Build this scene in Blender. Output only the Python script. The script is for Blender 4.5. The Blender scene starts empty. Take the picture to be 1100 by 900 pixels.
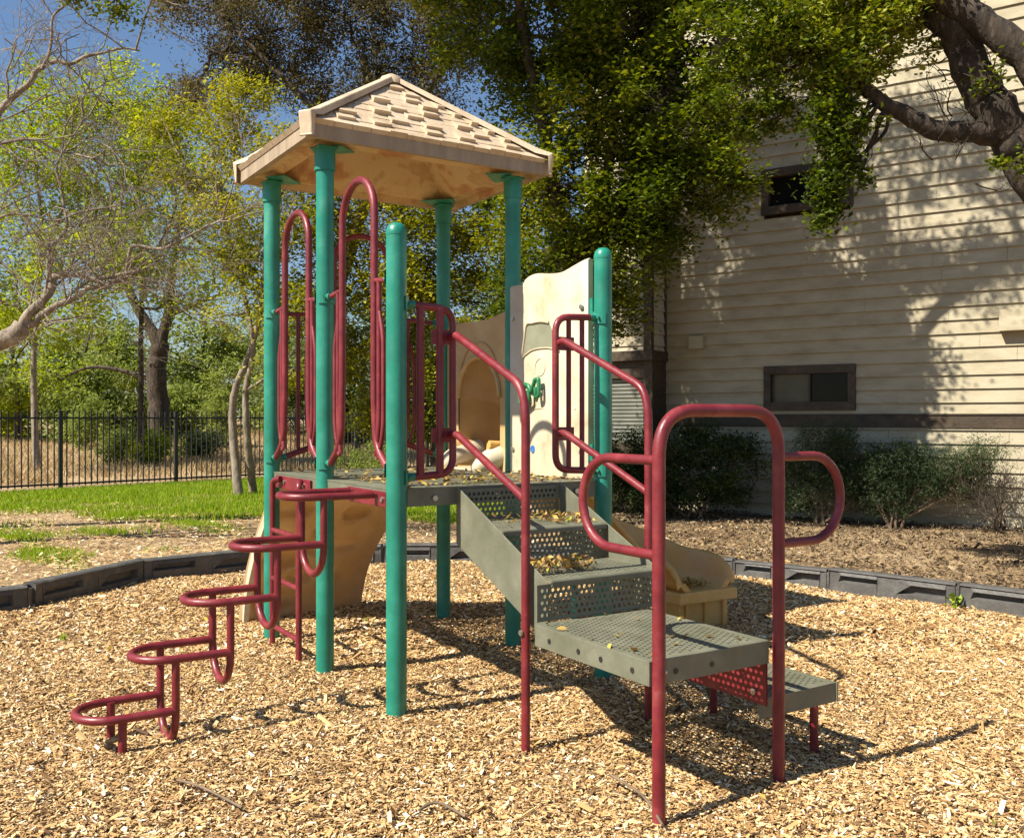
import bpy, math, random
import numpy as np
from mathutils import Vector, Matrix

# ------------------------------------------------------------------ camera, sky, sun, exposure
random.seed(7)
rng = np.random.default_rng(11)
scene = bpy.context.scene
COL = scene.collection
H, F, CX, CY = 1.3, 1020.0, 550.0, 449.0

cam_d = bpy.data.cameras.new('camera')
cam_d.sensor_width = 36; cam_d.lens = 36 * F / 1100; cam_d.clip_end = 3000; cam_d.clip_start = .05
cam_d.shift_y = -1 / 1100
cam = bpy.data.objects.new('camera', cam_d); COL.objects.link(cam)
cam.location = (0, 0, H); cam.rotation_euler = (math.pi / 2, 0, 0)
scene.camera = cam

SUN_EL = math.radians(48)
sd = Vector((math.cos(math.radians(31)), math.sin(math.radians(31)), 0)) * math.cos(SUN_EL); sd.z = -math.sin(SUN_EL)   # way the light travels
w = bpy.data.worlds.new("World"); scene.world = w; w.use_nodes = True
nt = w.node_tree
sky = nt.nodes.new('ShaderNodeTexSky'); sky.sky_type = 'NISHITA'; sky.sun_disc = False
sky.sun_elevation = SUN_EL; sky.sun_rotation = math.atan2(-sd.x, -sd.y)
sky.air_density = 1.25; sky.dust_density = .5; sky.ozone_density = 1.3
bg = nt.nodes['Background']; bg.inputs[1].default_value = .050
tint = nt.nodes.new('ShaderNodeMix'); tint.data_type = 'RGBA'; tint.blend_type = 'MULTIPLY'; tint.inputs[0].default_value = 1
tint.inputs[7].default_value = (.90, 1.04, 1.24, 1)          # deep clear spring blue
nt.links.new(sky.outputs[0], tint.inputs[6]); nt.links.new(tint.outputs[2], bg.inputs[0])
sun_d = bpy.data.lights.new('sun', 'SUN'); sun_d.energy = 5.0; sun_d.angle = math.radians(.53); sun_d.color = (1, .935, .80)
sun = bpy.data.objects.new('sun', sun_d); COL.objects.link(sun)
sun.rotation_euler = sd.to_track_quat('-Z', 'Y').to_euler(); sun.location = (-8, -8, 12)
scene.view_settings.view_transform = 'Standard'; scene.view_settings.look = 'None'
scene.view_settings.gamma = 1; scene.view_settings.exposure = .98

# ------------------------------------------------------------------ helpers
def G(px, py):
    d = H / (py - CY)
    return Vector(((px - CX) * d, F * d, 0))
def P(px, py, Z): return Vector(((px - CX) / F * Z, Z, H + (CY - py) / F * Z))

def node(nt, t, **kw):
    n = nt.nodes.new(t)
    for k, v in kw.items(): setattr(n, k, v)
    return n
def ramp(nt, stops, interp='LINEAR'):
    n = nt.nodes.new('ShaderNodeValToRGB'); r = n.color_ramp; r.interpolation = interp
    while len(r.elements) < len(stops): r.elements.new(.5)
    for e, (p, c) in zip(r.elements, stops): e.position = p; e.color = (*c, 1)
    return n
def mat(name, stops, scale=6, rough=.5, bump=0, bscale=None, detail=5, stretch=(1, 1, 1), attr=None, spec=.5, coat=0, metallic=0, rvar=.12):
    m = bpy.data.materials.new(name); m.use_nodes = True; nt = m.node_tree; L = nt.links
    b = nt.nodes['Principled BSDF']
    tc = node(nt, 'ShaderNodeTexCoord'); mp = node(nt, 'ShaderNodeMapping'); mp.inputs['Scale'].default_value = stretch
    L.new(tc.outputs['Object'], mp.inputs[0])
    nz = node(nt, 'ShaderNodeTexNoise'); nz.inputs['Scale'].default_value = scale; nz.inputs['Detail'].default_value = detail
    nz.inputs['Roughness'].default_value = .62
    L.new(mp.outputs[0], nz.inputs[0])
    r = ramp(nt, stops)
    if attr:
        a = node(nt, 'ShaderNodeAttribute', attribute_name=attr); L.new(a.outputs['Fac'], r.inputs[0])
    else: L.new(nz.outputs[0], r.inputs[0])
    L.new(r.outputs[0], b.inputs['Base Color'])
    b.inputs['Roughness'].default_value = rough; b.inputs['Specular IOR Level'].default_value = spec
    b.inputs['Coat Weight'].default_value = coat; b.inputs['Coat Roughness'].default_value = .25; b.inputs['Metallic'].default_value = metallic
    if rvar:
        mr = node(nt, 'ShaderNodeMapRange'); mr.inputs['From Min'].default_value = .3; mr.inputs['From Max'].default_value = .7
        mr.inputs['To Min'].default_value = max(rough - rvar, .05); mr.inputs['To Max'].default_value = min(1, rough + rvar)
        n3 = node(nt, 'ShaderNodeTexNoise'); n3.inputs['Scale'].default_value = scale * 2.7; L.new(mp.outputs[0], n3.inputs[0])
        L.new(n3.outputs[0], mr.inputs[0]); L.new(mr.outputs[0], b.inputs['Roughness'])
    if bump:
        n2 = node(nt, 'ShaderNodeTexNoise'); n2.inputs['Scale'].default_value = bscale or scale * 4; n2.inputs['Detail'].default_value = 4
        L.new(mp.outputs[0], n2.inputs[0])
        bp = node(nt, 'ShaderNodeBump'); bp.inputs['Strength'].default_value = bump; bp.inputs['Distance'].default_value = .02
        L.new(n2.outputs[0], bp.inputs['Height']); L.new(bp.outputs[0], b.inputs['Normal'])
    m['ramp'] = r.name
    return m
def leaf_mat(name, stops, trans=.35, rough=.55):
    m = mat(name, stops, attr='rnd', rough=rough, rvar=0, spec=.22); nt = m.node_tree; L = nt.links
    b = nt.nodes['Principled BSDF']; out = nt.nodes['Material Output']; r = nt.nodes[m['ramp']]
    t = node(nt, 'ShaderNodeBsdfTranslucent'); mx = node(nt, 'ShaderNodeMixShader'); mx.inputs[0].default_value = trans
    hs = node(nt, 'ShaderNodeHueSaturation'); hs.inputs['Value'].default_value = 1.5; hs.inputs['Saturation'].default_value = 1.1
    L.new(r.outputs[0], hs.inputs['Color']); L.new(hs.outputs[0], t.inputs[0])
    L.new(b.outputs[0], mx.inputs[1]); L.new(t.outputs[0], mx.inputs[2]); L.new(mx.outputs[0], out.inputs[0])
    return m

class MB:
    def __init__(s): s.v = []; s.f = []; s.sm = []; s.cuts = []
    def cut(s): s.cuts.append((len(s.v), len(s.f)))
    def pieces(s):
        c = [(0, 0)] + [x for x in s.cuts if 0 < x[0] < len(s.v)] + [(len(s.v), len(s.f))]; out = []
        for (v0, f0), (v1, f1) in zip(c, c[1:]):
            m = MB(); m.v = s.v[v0:v1]; m.f = [tuple(i - v0 for i in f) for f in s.f[f0:f1]]; m.sm = s.sm[f0:f1]; out.append(m)
        return out
    def add(s, vs, fs, smooth=False):
        o = len(s.v); s.v.extend([tuple(p) for p in vs]); s.f.extend([tuple(i + o for i in f) for f in fs]); s.sm.extend([smooth] * len(fs))
    def build(s, name, m, parent=None, bevel=0, loc=None):
        me = bpy.data.meshes.new(name); vs = s.v
        if loc is not None: vs = [(a - loc[0], b - loc[1], c - loc[2]) for a, b, c in vs]
        me.from_pydata(vs, [], s.f); me.update()
        me.polygons.foreach_set('use_smooth', s.sm)
        o = bpy.data.objects.new(name, me); COL.objects.link(o); me.materials.append(m)
        if loc is not None: o.location = loc
        if parent: o.parent = parent; 
        if bevel:
            bv = o.modifiers.new('bevel', 'BEVEL'); bv.width = bevel; bv.segments = 2; bv.limit_method = 'ANGLE'; bv.angle_limit = math.radians(40)
            bv.harden_normals = False
        return o
    def box(s, c, ex, ey, ez, hx, hy, hz):
        c = Vector(c); vs = []
        for i in (-1, 1):
            for j in (-1, 1):
                for k in (-1, 1): vs.append(c + ex * (i * hx) + ey * (j * hy) + ez * (k * hz))
        s.add(vs, [(0, 1, 3, 2), (4, 6, 7, 5), (0, 4, 5, 1), (2, 3, 7, 6), (0, 2, 6, 4), (1, 5, 7, 3)])
    def prism(s, poly, d):          # polygon (list of Vectors, planar, convex-ish) extruded by vector d
        n = len(poly); vs = [Vector(p) for p in poly] + [Vector(p) + d for p in poly]
        s.add(vs, [tuple(range(n))[::-1], tuple(range(n, 2 * n))] + [(i, (i + 1) % n, (i + 1) % n + n, i + n) for i in range(n)])
    def tube(s, pts, r, seg=14, caps=True, closed=False):
        pts = [Vector(p) for p in pts]; n = len(pts)
        rs = r if isinstance(r, (list, tuple)) else [r] * n
        T = []
        for i in range(n):
            a = pts[(i - 1) % n] if (i > 0 or closed) else pts[i]; b = pts[(i + 1) % n] if (i < n - 1 or closed) else pts[i]
            t = (b - a); T.append(t.normalized() if t.length > 1e-9 else Vector((0, 0, 1)))
        up = Vector((0, 0, 1)) if abs(T[0].z) < .9 else Vector((1, 0, 0))
        nx = T[0].cross(up).normalized(); vs = []
        for i in range(n):
            nx = (nx - T[i] * nx.dot(T[i])).normalized(); ny = T[i].cross(nx)
            for k in range(seg):
                a = 2 * math.pi * k / seg; vs.append(pts[i] + (nx * math.cos(a) + ny * math.sin(a)) * rs[i])
        fs = []
        for i in range(n if closed else n - 1):
            j = (i + 1) % n
            for k in range(seg): k2 = (k + 1) % seg; fs.append((i * seg + k, i * seg + k2, j * seg + k2, j * seg + k))
        s.add(vs, fs, True)
        if caps and not closed:
            s.add(vs[:seg], [tuple(range(seg))[::-1]]); s.add(vs[-seg:], [tuple(range(seg))])

def fillet(pts, r, n=7):
    pts = [Vector(p) for p in pts]; out = [pts[0]]
    for i in range(1, len(pts) - 1):
        a, b, c = pts[i - 1], pts[i], pts[i + 1]
        rr = r[i - 1] if isinstance(r, (list, tuple)) else r
        d = min(rr, (a - b).length * .5, (c - b).length * .5)
        p, q = b + (a - b).normalized() * d, b + (c - b).normalized() * d
        for k in range(n + 1):
            t = k / n; out.append(p * (1 - t) ** 2 + b * 2 * t * (1 - t) + q * t * t)
    out.append(pts[-1]); return out
def smooth(pts, n=6):
    pts = [Vector(p) for p in pts]; P_ = [pts[0]] + pts + [pts[-1]]; out = []
    for i in range(1, len(P_) - 2):
        a, b, c, d = P_[i - 1:i + 3]
        for k in range(n):
            t = k / n
            out.append(.5 * ((2 * b) + (c - a) * t + (2 * a - 5 * b + 4 * c - d) * t * t + (3 * b - a - 3 * c + d) * t ** 3))
    out.append(pts[-1]); return out

def tag(o, label=None, cat=None, group=None, kind=None):
    if label: o['label'] = label
    if cat: o['category'] = cat
    if group: o['group'] = group
    if kind: o['kind'] = kind
    return o
def empty(name, loc=(0, 0, 0)):
    o = bpy.data.objects.new(name, None); COL.objects.link(o); o.location = loc; o.empty_display_size = .2
    return o
def under(ch, parent):            # parent keeping world place
    bpy.context.view_layer.update()
    ch.parent = parent; ch.matrix_parent_inverse = parent.matrix_world.inverted()
    return ch

X3, Y3, Z3 = Vector((1, 0, 0)), Vector((0, 1, 0)), Vector((0, 0, 1))

# numpy scatter mesh of small faces -----------------------------------------------------------
def face_mesh(name, V, k, m, parent=None, rnd=None, thick=None):
    """V: (N*k,3) verts, each k consecutive verts one face"""
    N = len(V) // k
    me = bpy.data.meshes.new(name)
    me.vertices.add(N * k); me.vertices.foreach_set('co', V.astype(np.float32).ravel())
    me.loops.add(N * k); me.loops.foreach_set('vertex_index', np.arange(N * k, dtype=np.int32))
    me.polygons.add(N); me.polygons.foreach_set('loop_start', np.arange(0, N * k, k, dtype=np.int32))
    me.polygons.foreach_set('loop_total', np.full(N, k, dtype=np.int32))
    me.update(calc_edges=True)
    a = me.attributes.new('rnd', 'FLOAT', 'FACE')
    a.data.foreach_set('value', (rnd if rnd is not None else rng.random(N)).astype(np.float32))
    me.materials.append(m)
    o = bpy.data.objects.new(name, me); COL.objects.link(o)
    if parent: o.parent = parent
    return o
def rand_dirs(n):
    v = rng.normal(size=(n, 3)); return v / np.linalg.norm(v, axis=1, keepdims=True)
def leaf_quads(C, size, up=.5, aspect=.5, droop=0):
    """rhombus leaves centred at C"""
    n = len(C); nrm = rand_dirs(n); nrm[:, 2] = np.abs(nrm[:, 2]) + up; nrm /= np.linalg.norm(nrm, axis=1, keepdims=True)
    d = rand_dirs(n); d[:, 2] -= droop; d -= nrm * (d * nrm).sum(1, keepdims=True); d /= np.linalg.norm(d, axis=1, keepdims=True)
    s = np.cross(nrm, d); L = size * rng.uniform(.6, 1.25, (n, 1)); W = L * aspect
    V = np.stack([C - d * L * .5, C + s * W * .5 + nrm * L * .06, C + d * L * .55, C - s * W * .5 + nrm * L * .06], 1)
    return V.reshape(-1, 3)
def clumps(blobs, per, rc, squash=.75):
    """blobs: list (center, (rx,ry,rz), nclusters) -> leaf centres + cluster centres (owner)"""
    pts, cc = [], []
    for c, r, nc in blobs:
        c = np.array(c); r = np.array(r)
        u = rand_dirs(nc) * rng.uniform(.25, 1.0, (nc, 1)) ** .55
        k = c + u * r
        for q in k:
            n = int(per * rng.uniform(.5, 1.4)); s = rc * rng.uniform(.55, 1.35)
            p = rng.normal(size=(n, 3)) * s * np.array([1, 1, squash]) * .6
            pts.append(q + p)
        cc.append((c, k))
    return np.concatenate(pts), cc

def bend_limb(mb, a, b, r0, r1, wob=.08, n=5, seg=7):
    a, b = Vector(a), Vector(b); L = (b - a).length; pts = [a]
    for i in range(1, n): pts.append(a.lerp(b, i / n) + Vector(rng.normal(size=3)) * wob * L * .35)
    pts.append(b); sp = smooth(pts, 4); m_ = len(sp)
    mb.tube(sp, [r0 + (r1 - r0) * i / (m_ - 1) for i in range(m_)], seg, caps=False); return sp
def twigs_to(mb, src, ks, r, frac=1.0):
    for q in ks:
        if rng.random() > frac: continue
        s_ = src[int(rng.integers(len(src) // 3, len(src)))]
        bend_limb(mb, s_, q, r, r * .3, .16, 3, 4)
def ramify(mb, p, d, L, r, depth, spread=.6, up=.1, grav=0, minr=.002):
    """bare recursive branching"""
    pts = [Vector(p)]; d = Vector(d).normalized(); n = 4
    for i in range(n):
        d = (d + Vector(rng.normal(size=3)) * .22 + Z3 * (up - grav)).normalized(); pts.append(pts[-1] + d * L / n)
    mb.tube(pts, [max(r * (1 - .45 * i / n), minr) for i in range(n + 1)], 6 if r > .02 else (4 if r > .006 else 3), caps=False)
    if depth == 0: return
    for i in range(int(rng.integers(2, 4))):
        t = int(rng.integers(2, n + 1)); dd = (pts[t] - pts[t - 1]).normalized() + Vector(rng.normal(size=3)) * spread
        ramify(mb, pts[t], dd, L * rng.uniform(.55, .85), r * rng.uniform(.45, .62), depth - 1, spread, up, grav, minr)

# ------------------------------------------------------------------ materials
M = {}
M['teal'] = mat('teal_powder_coat', [(.3, (.007, .15, .10)), (.5, (.012, .20, .135)), (.62, (.025, .24, .17)), (.76, (.09, .31, .24))], 5, .42, .05, 60, coat=.15)
M['red'] = mat('red_powder_coat', [(.3, (.115, .008, .013)), (.52, (.17, .014, .020)), (.66, (.215, .028, .033)), (.78, (.27, .075, .07))], 9, .45, .06, 80, coat=.05)
M['olive'] = mat('olive_vinyl_coating', [(.3, (.115, .115, .075)), (.55, (.15, .15, .105)), (.75, (.20, .195, .14))], 7, .55, .08, 90)
M['tan'] = mat('tan_moulded_plastic', [(.28, (.42, .25, .09)), (.5, (.50, .32, .135)), (.72, (.57, .41, .21))], 3.5, .42, .06, 30)
M['bleached'] = mat('bleached_cream_plastic', [(.28, (.36, .28, .17)), (.42, (.50, .41, .28)), (.6, (.56, .47, .34)), (.75, (.62, .54, .42))], 5, .5, .06, 30)
def plastic_through(m, f=.5):        # thin rotomoulded plastic lets some light through
    nt = m.node_tree; b = nt.nodes['Principled BSDF']; t = nt.nodes.new('ShaderNodeBsdfTranslucent'); mx = nt.nodes.new('ShaderNodeMixShader'); mx.inputs[0].default_value = f
    nt.links.new(nt.nodes[m['ramp']].outputs[0], t.inputs[0]); nt.links.new(b.outputs[0], mx.inputs[1]); nt.links.new(t.outputs[0], mx.inputs[2]); nt.links.new(mx.outputs[0], nt.nodes['Material Output'].inputs[0]); return m
M['thin'] = plastic_through(mat('thin_ochre_plastic', [(.28, (.52, .34, .17)), (.5, (.60, .42, .225)), (.72, (.68, .51, .31))], 3.5, .42, .05, 30), .45)
M['slide'] = plastic_through(mat('yellow_tan_slide_plastic', [(.28, (.70, .42, .13)), (.5, (.78, .50, .17)), (.72, (.82, .58, .25))], 3.5, .35, .05, 30), .3)
M['rim'] = mat('dirty_shade_toned_rim_plastic', [(.3, (.22, .165, .11)), (.5, (.31, .235, .16)), (.7, (.38, .30, .21))], 9, .65, .12, 60, stretch=(1.2, 1.2, .25))  # streaky grime, base tone darkened further to stand in for the rim's shade
M['roof'] = mat('weathered_tan_roof_plastic', [(.25, (.30, .22, .15)), (.45, (.50, .38, .25)), (.7, (.58, .46, .33))], 6, .55, .12, 60, stretch=(1, 1, .35))
M['soffit'] = mat('stained_ochre_roof_underside', [(.34, (.40, .17, .065)), (.42, (.50, .28, .11)), (.46, (.58, .40, .19)), (.56, (.60, .44, .22)), (.59, (.48, .30, .13)), (.68, (.56, .37, .17))], 3.6, .55, .05, 30, detail=8)
M['steel'] = mat('galvanised_bolt', [(.3, (.35, .34, .32)), (.7, (.6, .58, .55))], 40, .35, metallic=.9)
M['border'] = mat('weathered_black_plastic', [(.3, (.055, .052, .048)), (.55, (.085, .08, .075)), (.75, (.15, .14, .125))], 8, .6, .2, 60)
M['greenpl'] = mat('green_plastic', [(.3, (.01, .13, .05)), (.7, (.03, .2, .08))], 10, .45)
M['greyrec'] = mat('grey_green_plastic', [(.3, (.17, .17, .11)), (.7, (.25, .25, .17))], 6, .6)
M['bluepl'] = mat('blue_paint_spot', [(.3, (.02, .1, .35)), (.7, (.05, .2, .5))], 30, .6)
M['siding'] = mat('cream_painted_lap_siding', [(.3, (.285, .24, .155)), (.5, (.36, .31, .21)), (.72, (.41, .36, .255))], 2.2, .75, .15, 25, stretch=(1, 1, 3))
M['trim'] = mat('dark_brown_painted_trim', [(.3, (.034, .021, .011)), (.6, (.058, .037, .019)), (.8, (.10, .066, .037))], 5, .6, .2, 30)
M['iron'] = mat('black_iron_paint', [(.3, (.012, .012, .012)), (.7, (.03, .028, .026))], 12, .5)
M['glass'] = mat('dark_window_glass', [(.3, (.004, .005, .005)), (.7, (.012, .012, .010))], 2, .12, spec=.12, rvar=0)
M['blind'] = mat('window_with_pale_blind', [(.3, (.09, .085, .06)), (.7, (.13, .12, .085))], 2, .15, spec=.15, rvar=0)
M['bark'] = mat('grey_brown_oak_bark', [(.3, (.022, .014, .009)), (.5, (.055, .038, .025)), (.7, (.11, .08, .055))], 14, .9, 1.0, 30, stretch=(1, 1, .35))
M['bark_dark'] = mat('dark_oak_bark', [(.3, (.012, .008, .005)), (.5, (.034, .023, .015)), (.7, (.075, .054, .036))], 16, .95, 1.0, 34, stretch=(1, 1, .35))
M['barklight'] = mat('pale_grey_bark', [(.3, (.12, .095, .07)), (.5, (.22, .175, .13)), (.7, (.34, .28, .21))], 9, .9, .7, 22, stretch=(1, 1, .5))
M['twig'] = mat('brown_twig_bark', [(.3, (.10, .065, .04)), (.7, (.22, .155, .10))], 9, .9)
M['stump'] = M['bark']
M['leaf_oak'] = leaf_mat('dark_oak_leaf', [(0, (.022, .038, .005)), (.35, (.06, .09, .009)), (.7, (.17, .20, .018)), (1, (.42, .38, .06))], .34)
M['leaf_brown'] = leaf_mat('brown_olive_oak_leaf', [(0, (.05, .042, .018)), (.6, (.11, .09, .035)), (1, (.20, .16, .06))], .35)
M['leaf_yellow'] = leaf_mat('yellow_green_leaf', [(0, (.08, .095, .010)), (.35, (.19, .195, .018)), (.7, (.34, .32, .035)), (1, (.50, .44, .09))], .4)
M['leaf_lime'] = leaf_mat('spring_green_leaf', [(0, (.13, .17, .012)), (.5, (.26, .31, .025)), (1, (.44, .45, .06))], .5)
M['leaf_far'] = leaf_mat('far_green_leaf', [(0, (.09, .12, .02)), (.5, (.19, .23, .045)), (1, (.34, .36, .10))], .4)
M['leaf_fardark'] = leaf_mat('far_dark_leaf', [(0, (.05, .07, .022)), (.5, (.10, .13, .04)), (1, (.20, .22, .07))], .35)
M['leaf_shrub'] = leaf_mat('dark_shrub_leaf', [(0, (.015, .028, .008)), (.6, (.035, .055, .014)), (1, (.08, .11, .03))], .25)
M['leaf_juniper'] = leaf_mat('grey_green_needle', [(0, (.02, .032, .014)), (.6, (.05, .075, .03)), (1, (.14, .18, .07))], .25)
M['grass'] = leaf_mat('lawn_blade', [(0, (.10, .17, .008)), (.5, (.20, .31, .014)), (.85, (.31, .42, .025)), (1, (.5, .46, .10))], .4)
M['litter'] = leaf_mat('dry_leaf', [(0, (.14, .07, .02)), (.35, (.30, .17, .06)), (.7, (.50, .34, .12)), (.9, (.55, .40, .08)), (1, (.25, .28, .05))], .2, .6)
M['chip'] = mat('wood_chip', [(0, (.07, .038, .018)), (.09, (.20, .11, .05)), (.25, (.40, .23, .092)), (.50, (.56, .36, .155)), (.78, (.67, .475, .235)), (.93, (.75, .62, .42)), (1, (.86, .78, .64))], attr='rnd', rough=.75, rvar=0, spec=.25)
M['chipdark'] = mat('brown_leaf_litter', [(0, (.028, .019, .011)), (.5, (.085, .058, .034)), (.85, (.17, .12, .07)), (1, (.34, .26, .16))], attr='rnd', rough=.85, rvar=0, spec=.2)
M['dry'] = leaf_mat('dry_grass_stalk', [(0, (.22, .14, .06)), (.5, (.38, .27, .13)), (1, (.55, .43, .25))], .3)

# ------------------------------------------------------------------ ground
def ground_mat():
    m = bpy.data.materials.new('bare_earth_and_dry_field'); m.use_nodes = True; nt = m.node_tree; L = nt.links
    b = nt.nodes['Principled BSDF']; b.inputs['Roughness'].default_value = .95; b.inputs['Specular IOR Level'].default_value = .1
    tc = node(nt, 'ShaderNodeTexCoord')
    def nz(s, d=6):
        n = node(nt, 'ShaderNodeTexNoise'); n.inputs['Scale'].default_value = s; n.inputs['Detail'].default_value = d; n.inputs['Roughness'].default_value = .65
        L.new(tc.outputs['Object'], n.inputs[0]); return n
    a = nz(.7); c = nz(24, 3)
    r1 = ramp(nt, [(.3, (.20, .135, .075)), (.5, (.33, .235, .135)), (.7, (.44, .335, .205))]); L.new(a.outputs[0], r1.inputs[0])
    r2 = ramp(nt, [(.3, (.55, .55, .55)), (.65, (1.2, 1.15, 1.1))]); L.new(c.outputs[0], r2.inputs[0])
    mx = node(nt, 'ShaderNodeMix', data_type='RGBA', blend_type='MULTIPLY'); mx.inputs[0].default_value = 1
    L.new(r1.outputs[0], mx.inputs[6]); L.new(r2.outputs[0], mx.inputs[7])
    L.new(mx.outputs[2], b.inputs['Base Color'])
    bp = node(nt, 'ShaderNodeBump'); bp.inputs['Strength'].default_value = .6; bp.inputs['Distance'].default_value = .03
    L.new(c.outputs[0], bp.inputs['Height']); L.new(bp.outputs[0], b.inputs['Normal'])
    return m
xs = np.concatenate([np.linspace(-900, -40, 12), np.linspace(-36, 36, 60), np.linspace(40, 900, 12)])
ys = np.concatenate([np.linspace(-60, 0, 8), np.linspace(1, 60, 60), np.linspace(70, 1600, 24)])
def gz(x, y):
    """ground height: play area level, a gentle rise in the dry field behind the fence"""
    t = max(0, min(1, (y - 26) / 25)); return .9 * t * t * (3 - 2 * t) + (.0 if y < 26 else .12 * math.sin(x * .35) * t)
g = MB(); nx_, ny_ = len(xs), len(ys)
g.add([(x, y, gz(x, y) - .012) for y in ys for x in xs], [(j * nx_ + i, j * nx_ + i + 1, (j + 1) * nx_ + i + 1, (j + 1) * nx_ + i) for j in range(ny_ - 1) for i in range(nx_ - 1)], True)
tag(g.build('ground', ground_mat()), kind='structure')

# ring of the play area
RING = [(-5.3, 4.2), (-4.25, 5.55), (-3.28, 6.43), (-2.95, 7.52), (-2.15, 8.22), (-1.15, 8.42), (-.1, 8.44), (.9, 8.18), (1.80, 7.62), (2.40, 7.15), (3.06, 6.48), (3.78, 5.72), (4.4, 4.75), (4.6, 3.6)]
def in_ring(x, y):
    if y < 4.2: return np.ones_like(x, bool) & (x > -6) & (x < 4.6)
    ins = np.zeros_like(x, bool); pl = RING + [(4.6, -2), (-5.3, -2)]; n = len(pl)
    return ins
def poly_mask(x, y, pl):
    ins = np.zeros(len(x), bool); j = len(pl) - 1
    for i in range(len(pl)):
        xi, yi = pl[i]; xj, yj = pl[j]
        c = ((yi > y) != (yj > y)) & (x < (xj - xi) * (y - yi) / (yj - yi + 1e-12) + xi); ins ^= c; j = i
    return ins
POLY = RING + [(4.6, -3), (-5.3, -3)]
cb = MB(); cb.add([(x, y, .0) for x, y in POLY], [tuple(range(len(POLY)))[::-1]])
bm_ = mat('wood_chip_underlayer', [(.3, (.07, .04, .02)), (.5, (.20, .125, .06)), (.7, (.40, .28, .14))], 26, .9, .9, 40, detail=8)
tag(cb.build('chip_bed', bm_), kind='structure')

def chips(name, n, area, size, m, mask=None, thick=True, zmax=.024, label=None, cat=None, hfun=None, dens=None, aspect=(.16, .48), tilt=.34, brt=1):
    x0, x1, y0, y1 = area
    x = rng.uniform(x0, x1, n * 2); y = rng.uniform(y0, y1, n * 2)
    k = np.abs(x) < (y + 1.2) * .60 + .4
    if mask is not None: k &= mask(x, y)
    if dens is not None: k &= rng.random(len(x)) < dens(x, y)
    x, y = x[k][:n], y[k][:n]; n = len(x)
    z = rng.uniform(.0, zmax, n)
    z += .022 * (np.sin(x * 3.1 + np.sin(y * 2.3)) * np.cos(y * 2.7 + x)) + .008
    C = np.stack([x, y, z], 1); L = size * np.clip(rng.lognormal(0, .45, n), .4, 2.6)[:, None]; W = L * rng.uniform(*aspect, (n, 1))
    nr = rng.normal(size=(n, 3)) * tilt; nr[:, 2] = 1; nr /= np.linalg.norm(nr, axis=1, keepdims=True)
    d = rand_dirs(n); d -= nr * (d * nr).sum(1, keepdims=True); d /= np.linalg.norm(d, axis=1, keepdims=True); s = np.cross(nr, d)
    t = rng.uniform(.35, 1, (n, 1)); t2 = rng.uniform(.3, 1, (n, 1))
    top = [C - d * L * .5 - s * W * .5 * t, C + d * L * .5 - s * W * .5, C + d * L * .5 * t2 + s * W * .5, C - d * L * .5 + s * W * .5 * t]
    r = rng.random(n)
    if thick:
        h = L * .13 * rng.uniform(.4, 1.2, (n, 1)); bot = [p - nr * h for p in top]
        fs = [top] + [[top[(i + 1) % 4], top[i], bot[i], bot[(i + 1) % 4]] for i in range(4)]
        V = np.concatenate([np.stack(f, 1).reshape(-1, 3) for f in fs]); R = np.concatenate([r] + [np.clip(r * .8, 0, 1)] * 4)
    else: V = np.stack(top, 1).reshape(-1, 3); R = r
    o = face_mesh(name, V, 4, m, rnd=R)
    return tag(o, label, cat, kind='stuff')
inring = lambda x, y: poly_mask(x, y, POLY)
near = chips('wood_chips', 400000, (-3.6, 3.6, 2.2, 5.2), .0145, M['chip'], inring, True, label='golden brown wood chip mulch covering the play area, nearest part', cat='wood chips')
chips('wood_chips', 3200, (-3.6, 3.6, 2.3, 6.5), .036, M['chip'], inring, True, .04, 'longer pale splinters lying on top of the chip mulch', 'wood chips', aspect=(.08, .26), tilt=.3)
mid = chips('wood_chips', 170000, (-4.6, 4.6, 5.0, 8.6), .021, M['chip'], inring, True, label='golden brown wood chip mulch under and behind the play structure', cat='wood chips')
def outring(x, y): return ~poly_mask(x, y, [(a * 1.02, b + .08) for a, b in RING] + [(4.7, -3), (-5.4, -3)])
chips('ground_litter', 60000, (-13, 3.0, 6.0, 16), .03, M['chip'], outring, False, .015, 'scattered pale chips and dry litter over bare earth left of the border', 'litter', dens=lambda x, y: np.where(x < 1 + (y - 8) * .0, .9, .2) * np.clip((15.5 - y) / 5, .08, 1), tilt=.25)
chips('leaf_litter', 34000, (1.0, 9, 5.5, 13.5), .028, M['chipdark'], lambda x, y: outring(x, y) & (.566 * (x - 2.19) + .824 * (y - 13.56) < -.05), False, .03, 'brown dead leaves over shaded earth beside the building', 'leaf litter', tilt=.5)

# grass strip
def blades(name, n, sampler, h, wd, m, label, cat, lean=.35):
    x, y = sampler(n); n = len(x)
    a = rng.uniform(0, 2 * np.pi, n); hh = h * rng.uniform(.45, 1.2, n)
    lx, ly = rng.normal(size=n) * lean * hh, rng.normal(size=n) * lean * hh
    dx, dy = np.cos(a) * wd / 2, np.sin(a) * wd / 2; z0 = np.array([gz(a_, b_) for a_, b_ in zip(x, y)]) - .01
    V = np.stack([np.stack([x - dx, y - dy, z0], 1), np.stack([x + dx, y + dy, z0], 1), np.stack([x + lx, y + ly, z0 + hh], 1)], 1).reshape(-1, 3)
    return tag(face_mesh(name, V, 3, m), label, cat, kind='stuff')
FA, FB = Vector((-8.85, 16.6, 0)), Vector((-5.3, 20.4, 0))          # two points of the fence line
fd = (FB - FA).normalized(); fn = Vector((-fd.y, fd.x, 0))
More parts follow.
